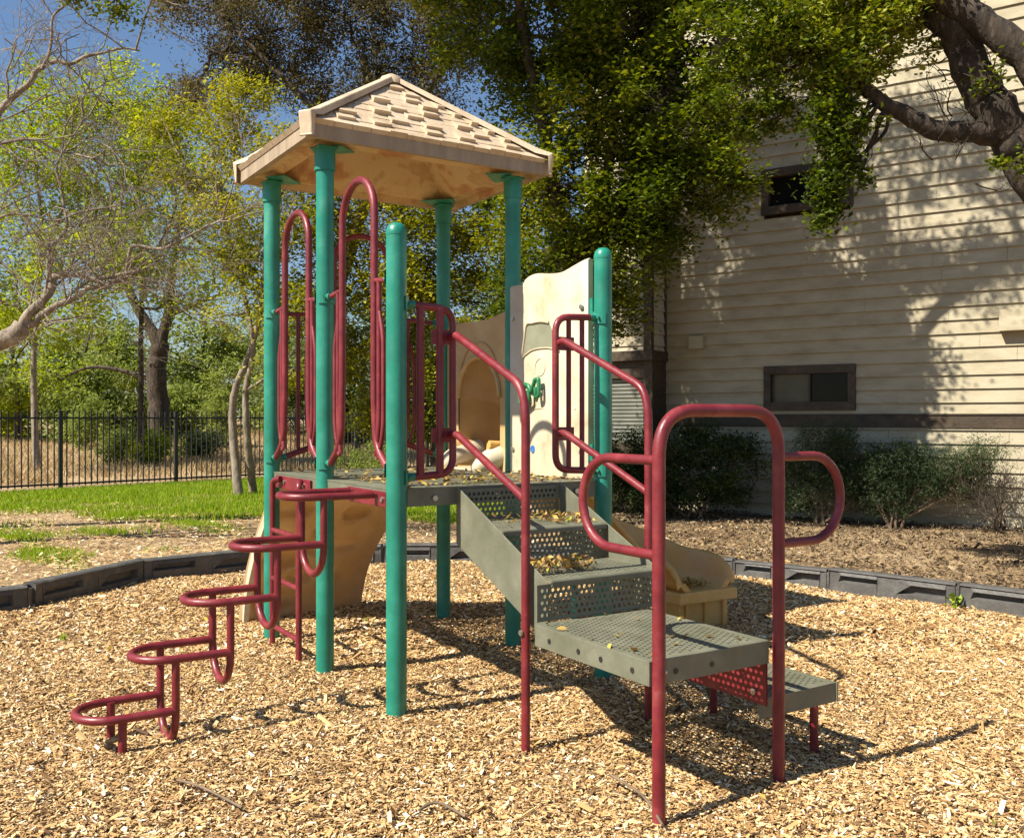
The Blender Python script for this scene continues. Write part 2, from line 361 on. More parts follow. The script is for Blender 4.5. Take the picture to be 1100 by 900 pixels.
def s_grass(n):
    x = rng.uniform(-16, 0, n * 3); y = rng.uniform(10, 23, n * 3)
    side = (x - FA.x) * fn.x + (y - FA.y) * fn.y       # >0 beyond the fence (left/back)
    edge = 12.4 + .35 * np.sin(x * 1.7) + .25 * np.sin(x * 4.1 + 1) + (x + 5) * -.12
    p = np.clip((y - edge) / .7, 0, 1)
    p = p * np.clip(.72 + .5 * np.sin(x * 1.3 + 2 * np.sin(y * .9)) * np.sin(y * 1.7 + x * .6) + .35 * np.sin(x * 4.3 - y * 3.1), .12, 1)
    p = np.maximum(p, .10 * (np.sin(x * 2.2 + y * 1.3) * np.sin(y * 2.9 - x) > .35) * (x < -4))
    k = (side < -.05) & (rng.random(n * 3) < p) & (np.abs(x) < (y + 2) * .62)
    return x[k][:n], y[k][:n]
blades('lawn_grass', 170000, s_grass, .085, .016, M['grass'], 'bright green lawn grass growing in front of the metal fence', 'grass')
def s_patch(n):
    x = rng.uniform(-9, -2.5, n * 6); y = rng.uniform(7, 13, n * 6)
    q = np.sin(x * 1.9 + 1.3 * np.sin(y)) * np.sin(y * 2.3 + x * .8) + .5 * np.sin(x * 5 + y * 4)
    k = outring(x, y) & (rng.random(n * 6) < np.clip(q - .25, 0, 1) * np.clip((-x - 2.2) / 2, 0.05, 1)) & (np.abs(x) < (y + 2) * .62)
    return x[k][:n], y[k][:n]
blades('sparse_grass', 16000, s_patch, .06, .012, M['grass'], 'thin yellowing grass patches on bare earth left of the border', 'grass', .6)
def s_dry(n):
    x = rng.uniform(-32, 6, n * 3); y = rng.uniform(18, 46, n * 3)
    side = (x - FA.x) * fn.x + (y - FA.y) * fn.y
    k = (side > 2.2) & (np.abs(x) < (y + 2) * .6) & (rng.random(n * 3) < .35 + .65 * (np.sin(x * .7 + y * .5) > 0))
    return x[k][:n], y[k][:n]
blades('dry_grass', 60000, s_dry, .19, .03, M['dry'], 'tall straw coloured dry grass in the field beyond the fence', 'dry grass', .5)

# ------------------------------------------------------------------ border timbers
def timber(a, b, label):
    a, b = Vector((*a, 0)), Vector((*b, 0)); L = (b - a).length; e = (b - a).normalized(); nrm = Vector((-e.y, e.x, 0))
    if nrm.dot(Vector((0, 5, 0)) - a) < 0: nrm = -nrm           # nrm points into the play area
    T, hgt = .055, .18 + float(rng.uniform(-.014, .012)); mb = MB(); L -= .03
    ez = .012
    pk = [(.07, .40 * L, .085, .135, .0), (.55 * L, .93 * L, .05, .125, .09)]
    for sgn in (1, -1):
        def p(x, z, dep=0): return a + e * (x + .015) + nrm * sgn * (T - dep - (.012 if z > hgt - .02 else 0)) + Z3 * z
        xs_ = [0, .07, .40 * L, .55 * L, .93 * L, L]; D = .045
        for i in range(5):
            x0, x1 = xs_[i], xs_[i + 1]
            if i in (1, 3):
                _, _, z0, z1, sl = pk[0] if i == 1 else pk[1]
                xa, xb = x0 + sl, x1
                q = [p(x0, -.05), p(x1, -.05), p(x1, hgt - .014), p(x0, hgt - .014)]
                o = [p(x0, z0), p(xb, z0), p(xb, z1), p(xa + .02, z1)]
                i_ = [p(x0 + .03, z0 + .015, D), p(xb - .02, z0 + .015, D), p(xb - .02, z1 - .006, D), p(xa + .04, z1 - .006, D)]
                vs = q + o + i_
                fs = [(0, 1, 5, 4), (1, 2, 6, 5), (2, 3, 7, 6), (3, 0, 4, 7), (4, 5, 9, 8), (5, 6, 10, 9), (6, 7, 11, 10), (7, 4, 8, 11), (8, 9, 10, 11)]
            else:
                vs = [p(x0, -.05), p(x1, -.05), p(x1, hgt - .014), p(x0, hgt - .014)]; fs = [(0, 1, 2, 3)]
            if sgn < 0: fs = [f[::-1] for f in fs]
            mb.add(vs, fs)
    def q(x, s, z): return a + e * (x + .015) + nrm * s + Z3 * z
    prof = [(T, hgt - .014), (T * .82, hgt - .003), (T * .5, hgt), (-T * .5, hgt), (-T * .82, hgt - .003), (-T, hgt - .014)]
    mb.add([q(x, s, z) for x in (0, L) for s, z in prof], [(i, i + 6, i + 7, i + 1) for i in range(5)], True)
    for x in (0, L): mb.add([q(x, T, -.05), q(x, T, hgt - .014), q(x, T * .5, hgt), q(x, -T * .5, hgt), q(x, -T, hgt - .014), q(x, -T, -.05)], [(0, 1, 2, 3, 4, 5)])
    loc = a
    o = mb.build('border_timber', M['border'], loc=tuple(a))
    k = MB(); c = b - e * .015                                # joint stake between two timbers
    k.tube([c + Z3 * -.05, c + Z3 * (hgt - .02)], .05, 12); k.tube([c + Z3 * (hgt - .022), c + Z3 * (hgt + .006)], .022, 10)
    j = k.build('joint_stake', M['border'], loc=tuple(a)); j.location = (0, 0, 0); j.parent = o
    tag(o, label, 'border timber', 'plastic border timbers edging the chip bed')
TL = ['black plastic border timber mostly out of frame past the left edge',
      'brown lit border timber cut by the left edge of the picture',
      'border timber with two slots rising from the left edge, beside the lowest climbing loops',
      'border timber left of the tan climbing wall, its joint standing beside the grass',
      'border timber seen past the left side of the tan climbing wall',
      'border timber with a slanted slot behind the green corner post and stair side plate',
      'border timber hidden behind the stair treads and slide',
      'border timber right behind the end of the slide chute',
      'grey border timber just right of the tan slide exit',
      'grey border timber with chips piled on its joint, right of the hoop',
      'grey border timber with a small green weed at its joint, right of the picture',
      'grey border timber running out of the right edge of the picture',
      'black plastic border timber beyond the right edge of the picture']
for i in range(len(RING) - 1): timber(RING[i], RING[i + 1], TL[i])

# ------------------------------------------------------------------ play structure
TH = math.radians(32.5)
v = Vector((math.cos(TH), math.sin(TH), 0)); u = Vector((v.y, -v.x, 0))
B0 = Vector((-.937, 4.759, 0)); LA, LB = .823, 1.117
def S(a, b, z=0): return B0 + u * a + v * b + Z3 * z          # a metres along u from B, b metres along v
PS = empty('play_structure', tuple(B0))
tag(PS, 'playground climbing structure with green posts, red rails, tan roof, stairs and slide', 'play structure')
inv = Matrix.Translation(-B0)
def part(mb, name, m, parent=None, bevel=0, label=None):
    for q in mb.pieces():
        o = q.build(name, m, None, bevel)
        o.data.transform(inv)
        o.parent = parent or PS
        if label: o['label'] = label
    return o

DZ = .995
posts = {'A': (-LA, 0, 2.58), 'B': (0, 0, 2.62), 'C': (LA, 0, 2.13), 'D': (-LA, LB, 2.6), 'E': (0, LB, 2.6), 'F': (LA, LB, 2.13)}
plabel = {'A': 'leftmost tall green post under the roof corner', 'B': 'tall green post under the front roof corner', 'C': 'short green post with rounded cap nearest the camera',
          'D': 'tall shaded green post under the rear roof corner', 'E': 'tall shaded green post under the right roof corner', 'F': 'short green post with rounded cap right of the stairs'}
R = .0445
def clamp(mb, c, ax, r=R):         # saddle bracket with a stub socket towards ax and two bolts
    mb.cut(); sd_ = ax.cross(Z3); n = 9; vs = []
    for z in (-.03, .03):
        for rr in (r + .001, r + .007):
            for i in range(n):
                t = -1.15 + 2.3 * i / (n - 1); vs.append(c + ax * rr * math.cos(t) + sd_ * rr * math.sin(t) + Z3 * z)
    fs = []
    for i in range(n - 1):
        fs += [(n + i, n + i + 1, 3 * n + i + 1, 3 * n + i), (2 * n + i, 2 * n + i + 1, 3 * n + i + 1, 3 * n + i)[::-1], (i, i + 1, n + i + 1, n + i)]
    mb.add(vs, fs, False)
    mb.tube([c + ax * (r + .002), c + ax * (r + .038)], .0185, 12)
    for s in (-1, 1): mb.tube([c + ax * (r + .004) + sd_ * s * .026, c + ax * (r + .014) + sd_ * s * .030], .007, 8)
PO = {}
for k, (a, b, h) in posts.items():
    mb = MB()
    if k in 'CF':
        mb.tube([S(a, b, -.05), S(a, b, h - .045)], R, 24)
        o = part(mb, 'post', M['teal'], label=plabel[k])
        c = MB(); prof = [(R + .001, h - .05), (R + .002, h - .04), (R * .96, h - .022), (R * .8, h - .007), (R * .5, h + .003), (R * .02, h + .006)]
        c.tube([S(a, b, z) for _, z in prof], [r for r, _ in prof], 24); part(c, 'post_cap', M['teal'], o)
    else:
        mb.tube([S(a, b, -.05), S(a, b, h)], R, 24); o = part(mb, 'post', M['teal'], label=plabel[k])
    PO[k] = o

# deck
def perf(mb, o, e1, e2, L1, L2, pitch, hr, th, margin=.02, nseg=8, ell=1.0):
    n = e1.cross(e2).normalized(); nx = max(1, int((L1 - 2 * margin) / pitch)); ny = max(1, int((L2 - 2 * margin) / (pitch * .9)))
    px, py = (L1 - 2 * margin) / nx, (L2 - 2 * margin) / ny
    vs, fs = [], []
    def quad(x0, x1, y0, y1):
        k = len(vs); q = [o + e1 * x + e2 * y for x, y in ((x0, y0), (x1, y0), (x1, y1), (x0, y1))]
        vs.extend(q + [p - n * th for p in q])
        fs.extend([(k, k + 1, k + 2, k + 3), (k + 7, k + 6, k + 5, k + 4)] + [(k + i, k + 4 + i, k + 4 + (i + 1) % 4, k + (i + 1) % 4) for i in range(4)])
    quad(0, L1, 0, margin); quad(0, L1, L2 - margin, L2); quad(0, margin, margin, L2 - margin); quad(L1 - margin, L1, margin, L2 - margin)
    for j in range(ny):
        off = .5 if j % 2 else 0; y0 = margin + j * py
        cells = [margin + (i + off) * px for i in range(nx - (1 if off else 0))]
        if off: quad(margin, margin + px / 2, y0, y0 + py); quad(L1 - margin - px / 2, L1 - margin, y0, y0 + py)
        for x0 in cells:
            c = o + e1 * (x0 + px / 2) + e2 * (y0 + py / 2); k = len(vs)
            per = [(-.5, -.5), (0, -.5), (.5, -.5), (.5, 0), (.5, .5), (0, .5), (-.5, .5), (-.5, 0)]
            out = [c + e1 * a * px + e2 * b * py for a, b in per]
            inn = [c + e1 * hr * math.cos(t) + e2 * hr * ell * math.sin(t) for t in [math.radians(225 + 45 * q) for q in range(8)]]
            vs.extend(out + inn + [p - n * th for p in out] + [p - n * th for p in inn])
            for q in range(8):
                r_ = (q + 1) % 8
                fs.append((k + q, k + r_, k + 8 + r_, k + 8 + q)); fs.append((k + 16 + r_, k + 16 + q, k + 24 + q, k + 24 + r_))
                fs.append((k + 8 + q, k + 8 + r_, k + 24 + r_, k + 24 + q))
    mb.add(vs, fs)
mb = MB(); perf(mb, S(-LA + .05, .05, DZ), u, v, 2 * LA - .1, LB - .1, .032, .0118, .006, .03)
deck = part(mb, 'deck', M['olive'])
mb = MB()
for a0, b0, a1, b1 in ((-LA, .0, LA, .0), (-LA, LB, LA, LB), (-LA, 0, -LA, LB), (LA, 0, LA, LB), (0, 0, 0, LB)):
    p, q = S(a0, b0), S(a1, b1); e = (q - p).normalized(); c_ = e.cross(Z3); L = (q - p).length - .10
    mb.box((p + q) / 2 + Z3 * (DZ - .042), e, c_, Z3, L / 2, .0035, .036)
    if (a0, b0, a1, b1) != (0, 0, 0, LB): mb.box((p + q) / 2 + Z3 * (DZ - .0035) + (S(0, LB / 2) - (p + q) / 2).project(c_).normalized() * .022, e, c_, Z3, L / 2, .028, .003)
part(mb, 'deck_fascia', M['olive'], deck)
mb = MB()
for a_, b_ in ((.35, -.006), (.62, -.006), (-.3, -.006), (LA + .006, .18), (LA + .006, .5), (LA + .006, .95)):
    mb.cut(); ax = -v if b_ < 0 else u; c = S(a_, b_, DZ - .045); mb.tube([c, c + ax * .01], .013, 8)
part(mb, 'deck_bolt', M['steel'], deck)

# roof -------------------------------------------------------------------------------------
OV = .145; ZB, ZE, ZP = 2.655, 2.735, 3.22
ctr = S(-LA / 2, LB / 2)
def corner(sa, sb, o=OV, z=0): return S((0 if sa > 0 else -LA) + sa * o, (LB if sb > 0 else 0) + sb * o, z)
cs = [(-1, -1), (1, -1), (1, 1), (-1, 1)]
apex = ctr + Z3 * ZP
U0 = rng.uniform
roof_mb = MB()
inner = [corner(a, b, OV - .03, ZB) for a, b in cs]; outb = [corner(a, b, OV, ZB) for a, b in cs]; outt = [corner(a, b, OV, ZE) for a, b in cs]
roof_mb.add(outt + [apex], [(i, (i + 1) % 4, 4) for i in range(4)])
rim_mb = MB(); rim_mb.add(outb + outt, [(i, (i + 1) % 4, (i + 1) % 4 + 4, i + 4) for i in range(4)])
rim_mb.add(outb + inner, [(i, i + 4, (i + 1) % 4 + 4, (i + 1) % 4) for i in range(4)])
# overlapping shingle rows, each shingle a tapered slab
for i in range(4):
    A_, B_ = outt[i], outt[(i + 1) % 4]; e = (B_ - A_).normalized(); L = (B_ - A_).length
    mid = (A_ + B_) / 2; sl = (apex - mid); SL = sl.length; sdir = sl.normalized(); n = e.cross(sdir).normalized()
    if n.z < 0: n = -n
    ti = 0; rows = 9; rh = SL / (rows + .6)
    for r in range(rows):
        s0 = r * rh - (.012 if r == 0 else 0); half = (L / 2) * (1 - s0 / SL) - .045; 
        half_top = (L / 2) * (1 - (s0 + rh) / SL) - .03
        wsh = .098; off = (.5 if r % 2 else 0) * wsh; x = -half - off
        while x < half:
            jl, jh = x + .0015, x + wsh - .0015; x += wsh
            a0, a1 = max(jl, -half), min(jh, half)
            if a1 - a0 < .02: continue
            b0, b1 = max(a0, -half_top), min(a1, half_top)
            if b1 <= b0: b0, b1 = (max(min(a0, half_top), -half_top),) * 2; b1 = b0 + .001
            ti += 1; up_ = (ti + (ti // 5)) % 2; t = (U0(.022, .032) if up_ else U0(.004, .008)); low = (U0(.012, .03) if up_ else U0(0, .006)) if r else 0; t = t if r else U0(.014, .022)
            p = [mid + e * a0 + sdir * (s0 - low) , mid + e * a1 + sdir * (s0 - low), mid + e * b1 + sdir * (s0 + rh * 1.02), mid + e * b0 + sdir * (s0 + rh * 1.02)]
            top = [p[0] + n * t, p[1] + n * t, p[2] + n * .004, p[3] + n * .004]; bot = [q - n * .01 for q in p]
            roof_mb.add(top + bot, [(0, 1, 2, 3), (0, 4, 5, 1), (1, 5, 6, 2), (3, 7, 4, 0), (2, 6, 7, 3)])
roof = part(roof_mb, 'roof', M['roof'])
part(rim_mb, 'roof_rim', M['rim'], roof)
mb = MB()                                                     # raised hip ribs that wrap down each corner
for (a, b) in cs:
    c = corner(a, b, OV, ZE); dn = (apex - c); hdir = Vector((dn.x, dn.y, 0)).normalized(); side = hdir.cross(Z3)
    def sec(p, up, w, hgt): return [p - side * w, p - side * w * .8 + up * hgt, p + side * w * .8 + up * hgt, p + side * w]
    upv = dn.normalized().cross(side).normalized(); upv = upv if upv.z > 0 else -upv
    o_ = -hdir
    ring_ = [sec(corner(a, b, OV + .002, ZB), o_, .038, .012), sec(corner(a, b, OV, ZE - .02), o_, .042, .02),
             sec(corner(a, b, OV, ZE + .02), (o_ + upv).normalized(), .044, .032), sec(c + dn * .08, upv, .042, .032), sec(apex - dn * .02, upv, .036, .028)]
    vs = [q for s_ in ring_ for q in s_]
    mb.add(vs, [(i * 4 + k, i * 4 + k + 1, i * 4 + k + 5, i * 4 + k + 4) for i in range(4) for k in range(3)] + [(0, 1, 2, 3)])
part(mb, 'roof_rib', M['roof'], roof, bevel=.006)
mb = MB(); c = apex; mb.tube([c - Z3 * .03, c + Z3 * .012, c + Z3 * .032], [.07, .06, .02], 14); part(mb, 'roof_peak_cap', M['roof'], roof)
mb = MB()                                                     # ceiling: sunken faces under the roof with a raised rim
r1 = [corner(a, b, OV - .03, ZB) for a, b in cs]; r2 = [corner(a, b, OV - .045, ZB + .035) for a, b in cs]; r3 = [corner(a, b, OV - .13, ZB + .04) for a, b in cs]
r4 = [corner(a, b, OV - .16, ZB + .015) for a, b in cs]; r5 = [corner(a, b, OV - .22, ZB + .06) for a, b in cs]
tp = [ctr + (q - ctr) * .18 for q in [corner(a, b, 0, 0) for a, b in cs]]; r6 = [Vector((q.x, q.y, ZP - .16)) for q in tp]
rr = [r1, r2, r3, r4, r5, r6]; vs = [q for s_ in rr for q in s_]
mb.add(vs, [(i * 4 + k, (i + 1) * 4 + k, (i + 1) * 4 + (k + 1) % 4, i * 4 + (k + 1) % 4) for i in range(5) for k in range(4)] + [(20, 21, 22, 23)])
part(mb, 'roof_ceiling', M['soffit'], roof)
for k, sa, sb in (('A', -1, -1), ('B', 1, -1), ('D', -1, 1), ('E', 1, 1)):
    a, b, h = posts[k]; mb = MB(); c = S(a, b, ZB - .06)
    mb.tube([c - Z3 * .06, c + Z3 * .06], .0525, 20); mb.box(c + Z3 * .052, u, v, Z3, .052, .052, .006)
    for e1_, e2_ in ((u * -sa, v * -sb),):
        q = S(a, b, ZB + .002)
        mb.prism([q + e1_ * .06 - e2_ * .06, q + e1_ * .17 + e2_ * .02, q + e1_ * .02 + e2_ * .17, q - e1_ * .06 + e2_ * .06], Z3 * .007)
    part(mb, 'roof_bracket', M['teal'], PO[k], bevel=.003)

# arch entrances (between A-B, B-C, A-D) ---------------------------------------------------------
RT = .0165
def arch(p0, p1, n, name, cl, half=.185, top=2.40, side_bars=0, label=None):
    e = (p1 - p0).normalized(); L = (p1 - p0).length; c = L / 2
    def Q(x, z): return p0 + e * x + Z3 * z + n * .0
    mb = MB(); zt = top - half * .95
    arcp = [Q(c - half * math.cos(t), zt + half * .95 * math.sin(t)) for t in np.linspace(0, math.pi, 15)]
    path = fillet([Q(R + .03, 1.075), Q(c - half - .02, 1.17), Q(c - half, 1.40)], .12)[:-1] + [Q(c - half, 1.5)] + arcp + [Q(c + half, 1.5)] + fillet([Q(c + half, 1.40), Q(c + half + .02, 1.17), Q(L - R - .03, 1.075)], .12)
    mb.tube(path, .0175, 14)
    o = part(mb, name, M['red'], label=label)
    mb = MB()
    for s in (0, 1):
        X = (lambda x: x) if s == 0 else (lambda x: L - x)
        mb.cut(); mb.tube([Q(X(R + .03), 1.90), Q(X(c - half), 1.915)], .0125, 10)
        xm = (R + .05 + c - half) / 2 + .015
        mb.tube(fillet([Q(X(xm), 1.905), Q(X(xm), 1.27), Q(X(xm + .03), 1.13)], .08), .0125, 10)
        mb.tube(fillet([Q(X(xm), 1.78), Q(X(xm - .045), 1.66), Q(X(xm - .045), 1.24), Q(X(xm + .01), 1.12)], .07), .0105, 10)
        for q in range(side_bars):
            x_ = xm - .04 + .11 * (q - .5) ; mb.tube([Q(X(x_), 1.12), Q(X(x_), 1.9)], .0125, 8)
    part(mb, 'side_bar', M['red'], o)
    mb = MB()
    for x, ax in ((0, e), (L, -e)):
        for z in (1.075, 1.90): clamp(mb, p0 + e * x + Z3 * z, ax)
    part(mb, 'clamp', M['teal'], o)
    return o
arch(S(-LA, 0), S(0, 0), -v, 'arch_rail', 'A', label='red arch rail between the two left posts')
arch(S(0, 0), S(LA, 0), -v, 'arch_rail', 'B', label='red arch rail above the loop climber')
arch(S(-LA, 0), S(-LA, LB), -u, 'arch_rail', 'A', half=.18, side_bars=2, label='shaded red arch rail above the tan climbing wall')

# guard panels each side of the stair opening
def guard(p, e, length, name, label, z0=1.045, z1=1.79, bars=(.35, .72), thick=.0125):
    def Q(x, z): return p + e * x + Z3 * z
    mb = MB()
    path = fillet([Q(R + .03, z1), Q(length, z1 - .01), Q(length, z0 + .01), Q(R + .03, z0)], .075)
    mb.tube(path, .0165, 12); o = part(mb, name, M['red'], label=label)
    mb = MB()
    for f_ in bars: mb.cut(); x = R + (length - R) * f_; mb.tube([Q(x, z0), Q(x, z1)], thick, 10)
    part(mb, 'guard_bar', M['red'], o)
    mb = MB()
    for z in (z0, z1): clamp(mb, p + Z3 * z, e)
    part(mb, 'clamp', M['teal'], o)
    mb = MB(); nn = u
    for z in (1.225, 1.655): mb.cut(); mb.box(Q(length - .045, z), e, nn, Z3, .06, .006, .032)
    part(mb, 'rail_bracket', M['red'], o)
    return o
guard(S(LA, 0), v, .275, 'guard_panel', 'dark red guard panel left of the stair opening', thick=.018, bars=(.3, .72))
guard(S(LA, LB), -v, .285, 'guard_panel', 'red guard panel right of the stair opening', bars=(.35, .68))
# guard between D and the slide mouth: small flat panel on A-D side handled by arch side bars
# handrails
RHB = (.258, .880)
for b_, lab in ((RHB[0], 'left stair handrail with bent top'), (RHB[1], 'right stair handrail with bent top')):
    bs = .262 if b_ < .5 else .845
    mb = MB()
    mb.tube(fillet([S(LA, bs, 1.655), S(LA + .05, bs, 1.665), S(LA + .58, b_, 1.43), S(LA + .615, b_, 1.33), S(LA + .615, b_, -.05)], [.05, .09, .05]), .0175, 14)
    o = part(mb, 'handrail', M['red'], label=lab)
    mb = MB(); mb.tube(fillet([S(LA, bs, 1.225), S(LA + .06, bs, 1.23), S(LA + .61, b_, .985)], .05), .0165, 12); part(mb, 'lower_rail', M['red'], o)
    mb = MB(); mb.tube([S(LA + .615, b_ - .02, .47), S(LA + .615, b_ - .026, .47)], .012, 8); part(mb, 'rail_bolt', M['steel'], o)

# stairs ------------------------------------------------------------------------------------
SB0, SB1 = .292, .845
for b_, lab in ((SB0, 'left olive stair side plate'), (SB1, 'right olive stair side plate')):
    mb = MB(); s = -1 if b_ == SB0 else 1
    mb.prism([S(LA + .012, b_, 1.0), S(LA + .012, b_, .745), S(LA + .65, b_, .475), S(LA + .725, b_, .475), S(LA + .725, b_, .675)], v * .006 * s)
    part(mb, 'stringer', M['olive'], bevel=.0015, label=lab)
def tread(a0, a1, z, name='tread', b0=SB0 + .008, b1=SB1 - .008, lab=None, lip=.035):
    mb = MB(); perf(mb, S(a0, b0, z), u, v, a1 - a0, b1 - b0, .025, .0090, .005, .018)
    o = part(mb, name, M['olive'], label=lab)
    mb = MB(); mb.tube([S(a1, b0, z - .011), S(a1, b1, z - .011)], .011, 10); mb.box(S(a1 + .006, (b0 + b1) / 2, z - .018), u, v, Z3, .004, (b1 - b0) / 2, .008)
    part(mb, 'tread_nosing', M['olive'], o); return o
tread(LA + .02, LA + .375, .84, lab='upper perforated stair tread under the deck')
tread(LA + .36, LA + .725, .685, lab='lower perforated stair tread with leaves on it')
def riser(a_, z0, z1, name='riser', b0=SB0 + .008, b1=SB1 - .008, lab=None):
    mb = MB(); perf(mb, S(a_, b0, z0), v, Z3, b1 - b0, z1 - z0, .024, .0080, .004, .012)
    return part(mb, name, M['olive'], label=lab)
riser(LA + .02, .842, .985, lab='perforated riser below the deck edge'); riser(LA + .366, .69, .828); riser(LA + .728, .530, .67, b0=.235, b1=.83, lab='perforated riser above the wide landing')
LZ = .525; la0, la1, lb0, lb1 = LA + .735, LA + 1.375, .23, .765
mb = MB(); perf(mb, S(la0, lb0, LZ), u, v, la1 - la0, lb1 - lb0, .0245, .0090, .006, .022)
land = part(mb, 'landing', M['olive'], label='wide perforated landing at the foot of the stairs')
mb = MB(); hz = .040
mb.box(S((la0 + la1) / 2, lb0 - .003, LZ - hz), u, v, Z3, (la1 - la0) / 2, .003, hz); mb.box(S((la0 + la1) / 2, lb1 + .003, LZ - hz), u, v, Z3, (la1 - la0) / 2, .003, hz)
mb.box(S(la1 + .003, (lb0 + lb1) / 2, LZ - hz), u, v, Z3, .003, (lb1 - lb0) / 2 + .006, hz); mb.box(S(la0 - .003, (lb0 + lb1) / 2, LZ - hz), u, v, Z3, .003, (lb1 - lb0) / 2 + .006, hz)
part(mb, 'landing_fascia', M['olive'], land, bevel=.0015)
mb = MB()
for f_ in (.14, .42, .62, .88): mb.cut(); c = S(la0 + (la1 - la0) * f_, lb0 - .006, LZ - .045); mb.tube([c, c - v * .002], .010, 10)
for f_ in (.2, .5): mb.cut(); c = S(la1 + .006, lb0 + (lb1 - lb0) * f_, LZ - .045); mb.tube([c, c + u * .002], .010, 10)
part(mb, 'bolt_hole', M['iron'], land)
mb = MB(); mb.box(S((la0 + la1) / 2, lb1 + .012, .375), u, v, Z3, (la1 - la0) / 2 - .01, .004, .085); rr_ = part(mb, 'landing_riser', M['red'], label='red riser plate between the landing and the lowest step')
mb = MB()
for f_ in (.9, .35): mb.cut(); c = S(la0 + (la1 - la0) * f_, lb1 + .006, .33); mb.tube([c, c - v * .008], .012, 8)
part(mb, 'riser_bolt', M['steel'], rr_)
sb1 = 1.20; mb = MB(); perf(mb, S(la0 - .04, lb1 + .02, .30), u, v, la1 - la0 - .02, sb1 - lb1 - .02, .0245, .0090, .006, .02)
st = part(mb, 'low_step', M['olive'], label='lowest perforated step right of the landing')
mb = MB(); w2 = (sb1 + lb1 + .02) / 2; hw = (sb1 - lb1 - .02) / 2
mb.box(S(la1 - .057, w2, .264), u, v, Z3, .003, hw, .036); mb.box(S(la0 - .042, w2, .264), u, v, Z3, .003, hw, .036); mb.box(S((la0 + la1) / 2 - .049, sb1 + .003, .264), u, v, Z3, (la1 - la0) / 2, .003, .036)
part(mb, 'low_step_fascia', M['olive'], st)
for a_, b_ in ((la1 - .12, sb1 - .045), (la0 - .02, sb1 - .04)):
    mb = MB(); mb.tube([S(a_, b_, -.05), S(a_, b_, .29)], .0165, 12); part(mb, 'step_leg', M['red'], st)

# entry hoop with two grab loops
mb = MB(); ha = LA + 1.398; hb0, hb1 = .25, .80
mb.tube(fillet([S(ha, hb0, -.05), S(ha, hb0, 1.325), S(ha, hb1, 1.325), S(ha, hb1, -.05)], .15, 12), .0215, 18)
hoop = part(mb, 'entry_hoop', M['red'], label='tall red entry hoop at the foot of the stairs')
for b_, d_, lab in ((hb0, -u, 'left D shaped grab loop'), (hb1, v, 'right D shaped grab loop')):
    p = S(ha, b_, 0); mb = MB(); r_ = .152; w_ = .25 if b_ == hb0 else .175
    pts = [p + Z3 * 1.165] + [p + d_ * (w_ + r_ * math.sin(t)) + Z3 * (1.013 + r_ * math.cos(t)) for t in np.linspace(0, math.pi, 17)] + [p + Z3 * .861]
    mb.tube(pts, .0165, 14); part(mb, 'grab_loop', M['red'], hoop, label=lab)
mb = MB()
for b_ in (hb0, hb1):
    mb.cut(); c = S(ha, b_, .49) + v * .02; mb.tube([c, c + v * .008], .010, 8)
part(mb, 'hoop_bolt', M['steel'], hoop)

# loop climber ------------------------------------------------------------------------------
na, fa = .655, .385; mid_a = (na + fa) / 2; hw = (na - fa) / 2
zr = [.150, .352, .555, .760, .962]; bk = [-.875, -.66, -.465, -.262, -.07]
def uring(k, end):
    tip = [-1.22, -1.015, -.81, -.61, -.405][k]
    arcs = [S(mid_a + hw * math.cos(t), tip + hw - hw * math.sin(t), zr[k]) for t in np.linspace(0, math.pi, 15)]
    return [S(na, end, zr[k])] + arcs + [S(fa, end, zr[k])]
mb = MB(); mb.tube(uring(4, -.03), RT, 14)
lc = part(mb, 'loop_climber', M['red'], label='red climber of five stacked loops leading up to the deck')
mb = MB()
mb.box(S(mid_a + .02, -.012, .945), u, v, Z3, .21, .006, .034)
part(mb, 'mount_plate', M['red'], lc, bevel=.003)
mb = MB()
for a_ in (mid_a + .2, mid_a - .16): mb.cut(); c = S(a_, -.018, .945); mb.tube([c, c - v * .008], .012, 8)
part(mb, 'plate_bolt', M['steel'], lc)
for k in range(4):
    mb = MB(); mb.tube(uring(k, bk[k]), RT, 14); part(mb, 'climbing_loop', M['red'], lc)
    mb = MB(); b_ = bk[k]; zb = zr[k] - .145
    arcs = [S(mid_a + hw * math.cos(t), b_, zb + hw - hw * math.sin(t)) for t in np.linspace(0, math.pi, 13)]
    mb.tube([S(na, b_, zr[k + 1] - .01)] + arcs + [S(fa, b_, zr[k + 1] - .01)], RT * .95, 12); part(mb, 'hanger_loop', M['red'], lc)
mb = MB()
for a_ in (na - .012, fa + .012): mb.cut(); mb.tube([S(a_, -1.07, -.05), S(a_, -1.07, .15)], RT, 12)
part(mb, 'climber_leg', M['red'], lc)

# rung ladder under the left arch
mb = MB(); ra = (-.225, -.645)
mb.tube(fillet([S(ra[1], -.055, -.05), S(ra[1], -.055, .955), S(ra[1] + .06, -.03, .965)], .05), RT, 12)
rl = part(mb, 'rung_ladder', M['red'], label='red ladder with three rungs between the left posts')
mb = MB(); mb.tube(fillet([S(ra[0], -.055, -.05), S(ra[0], -.055, .955), S(ra[0] - .06, -.03, .965)], .05), RT, 12); part(mb, 'ladder_pole', M['red'], rl)
for z in (.15, .415, .68): mb = MB(); mb.tube([S(ra[0], -.055, z), S(ra[1], -.055, z)], RT * .9, 10); part(mb, 'rung', M['red'], rl)
mb = MB(); mb.box(S(-.435, -.012, .945), u, v, Z3, .27, .006, .034); part(mb, 'mount_plate', M['red'], rl, bevel=.003)
mb = MB()
for a_ in (-.62, -.55, -.33, -.25): mb.cut(); c = S(a_, -.018, .95); mb.tube([c, c - v * .008], .011, 8)
part(mb, 'plate_bolt', M['steel'], rl)

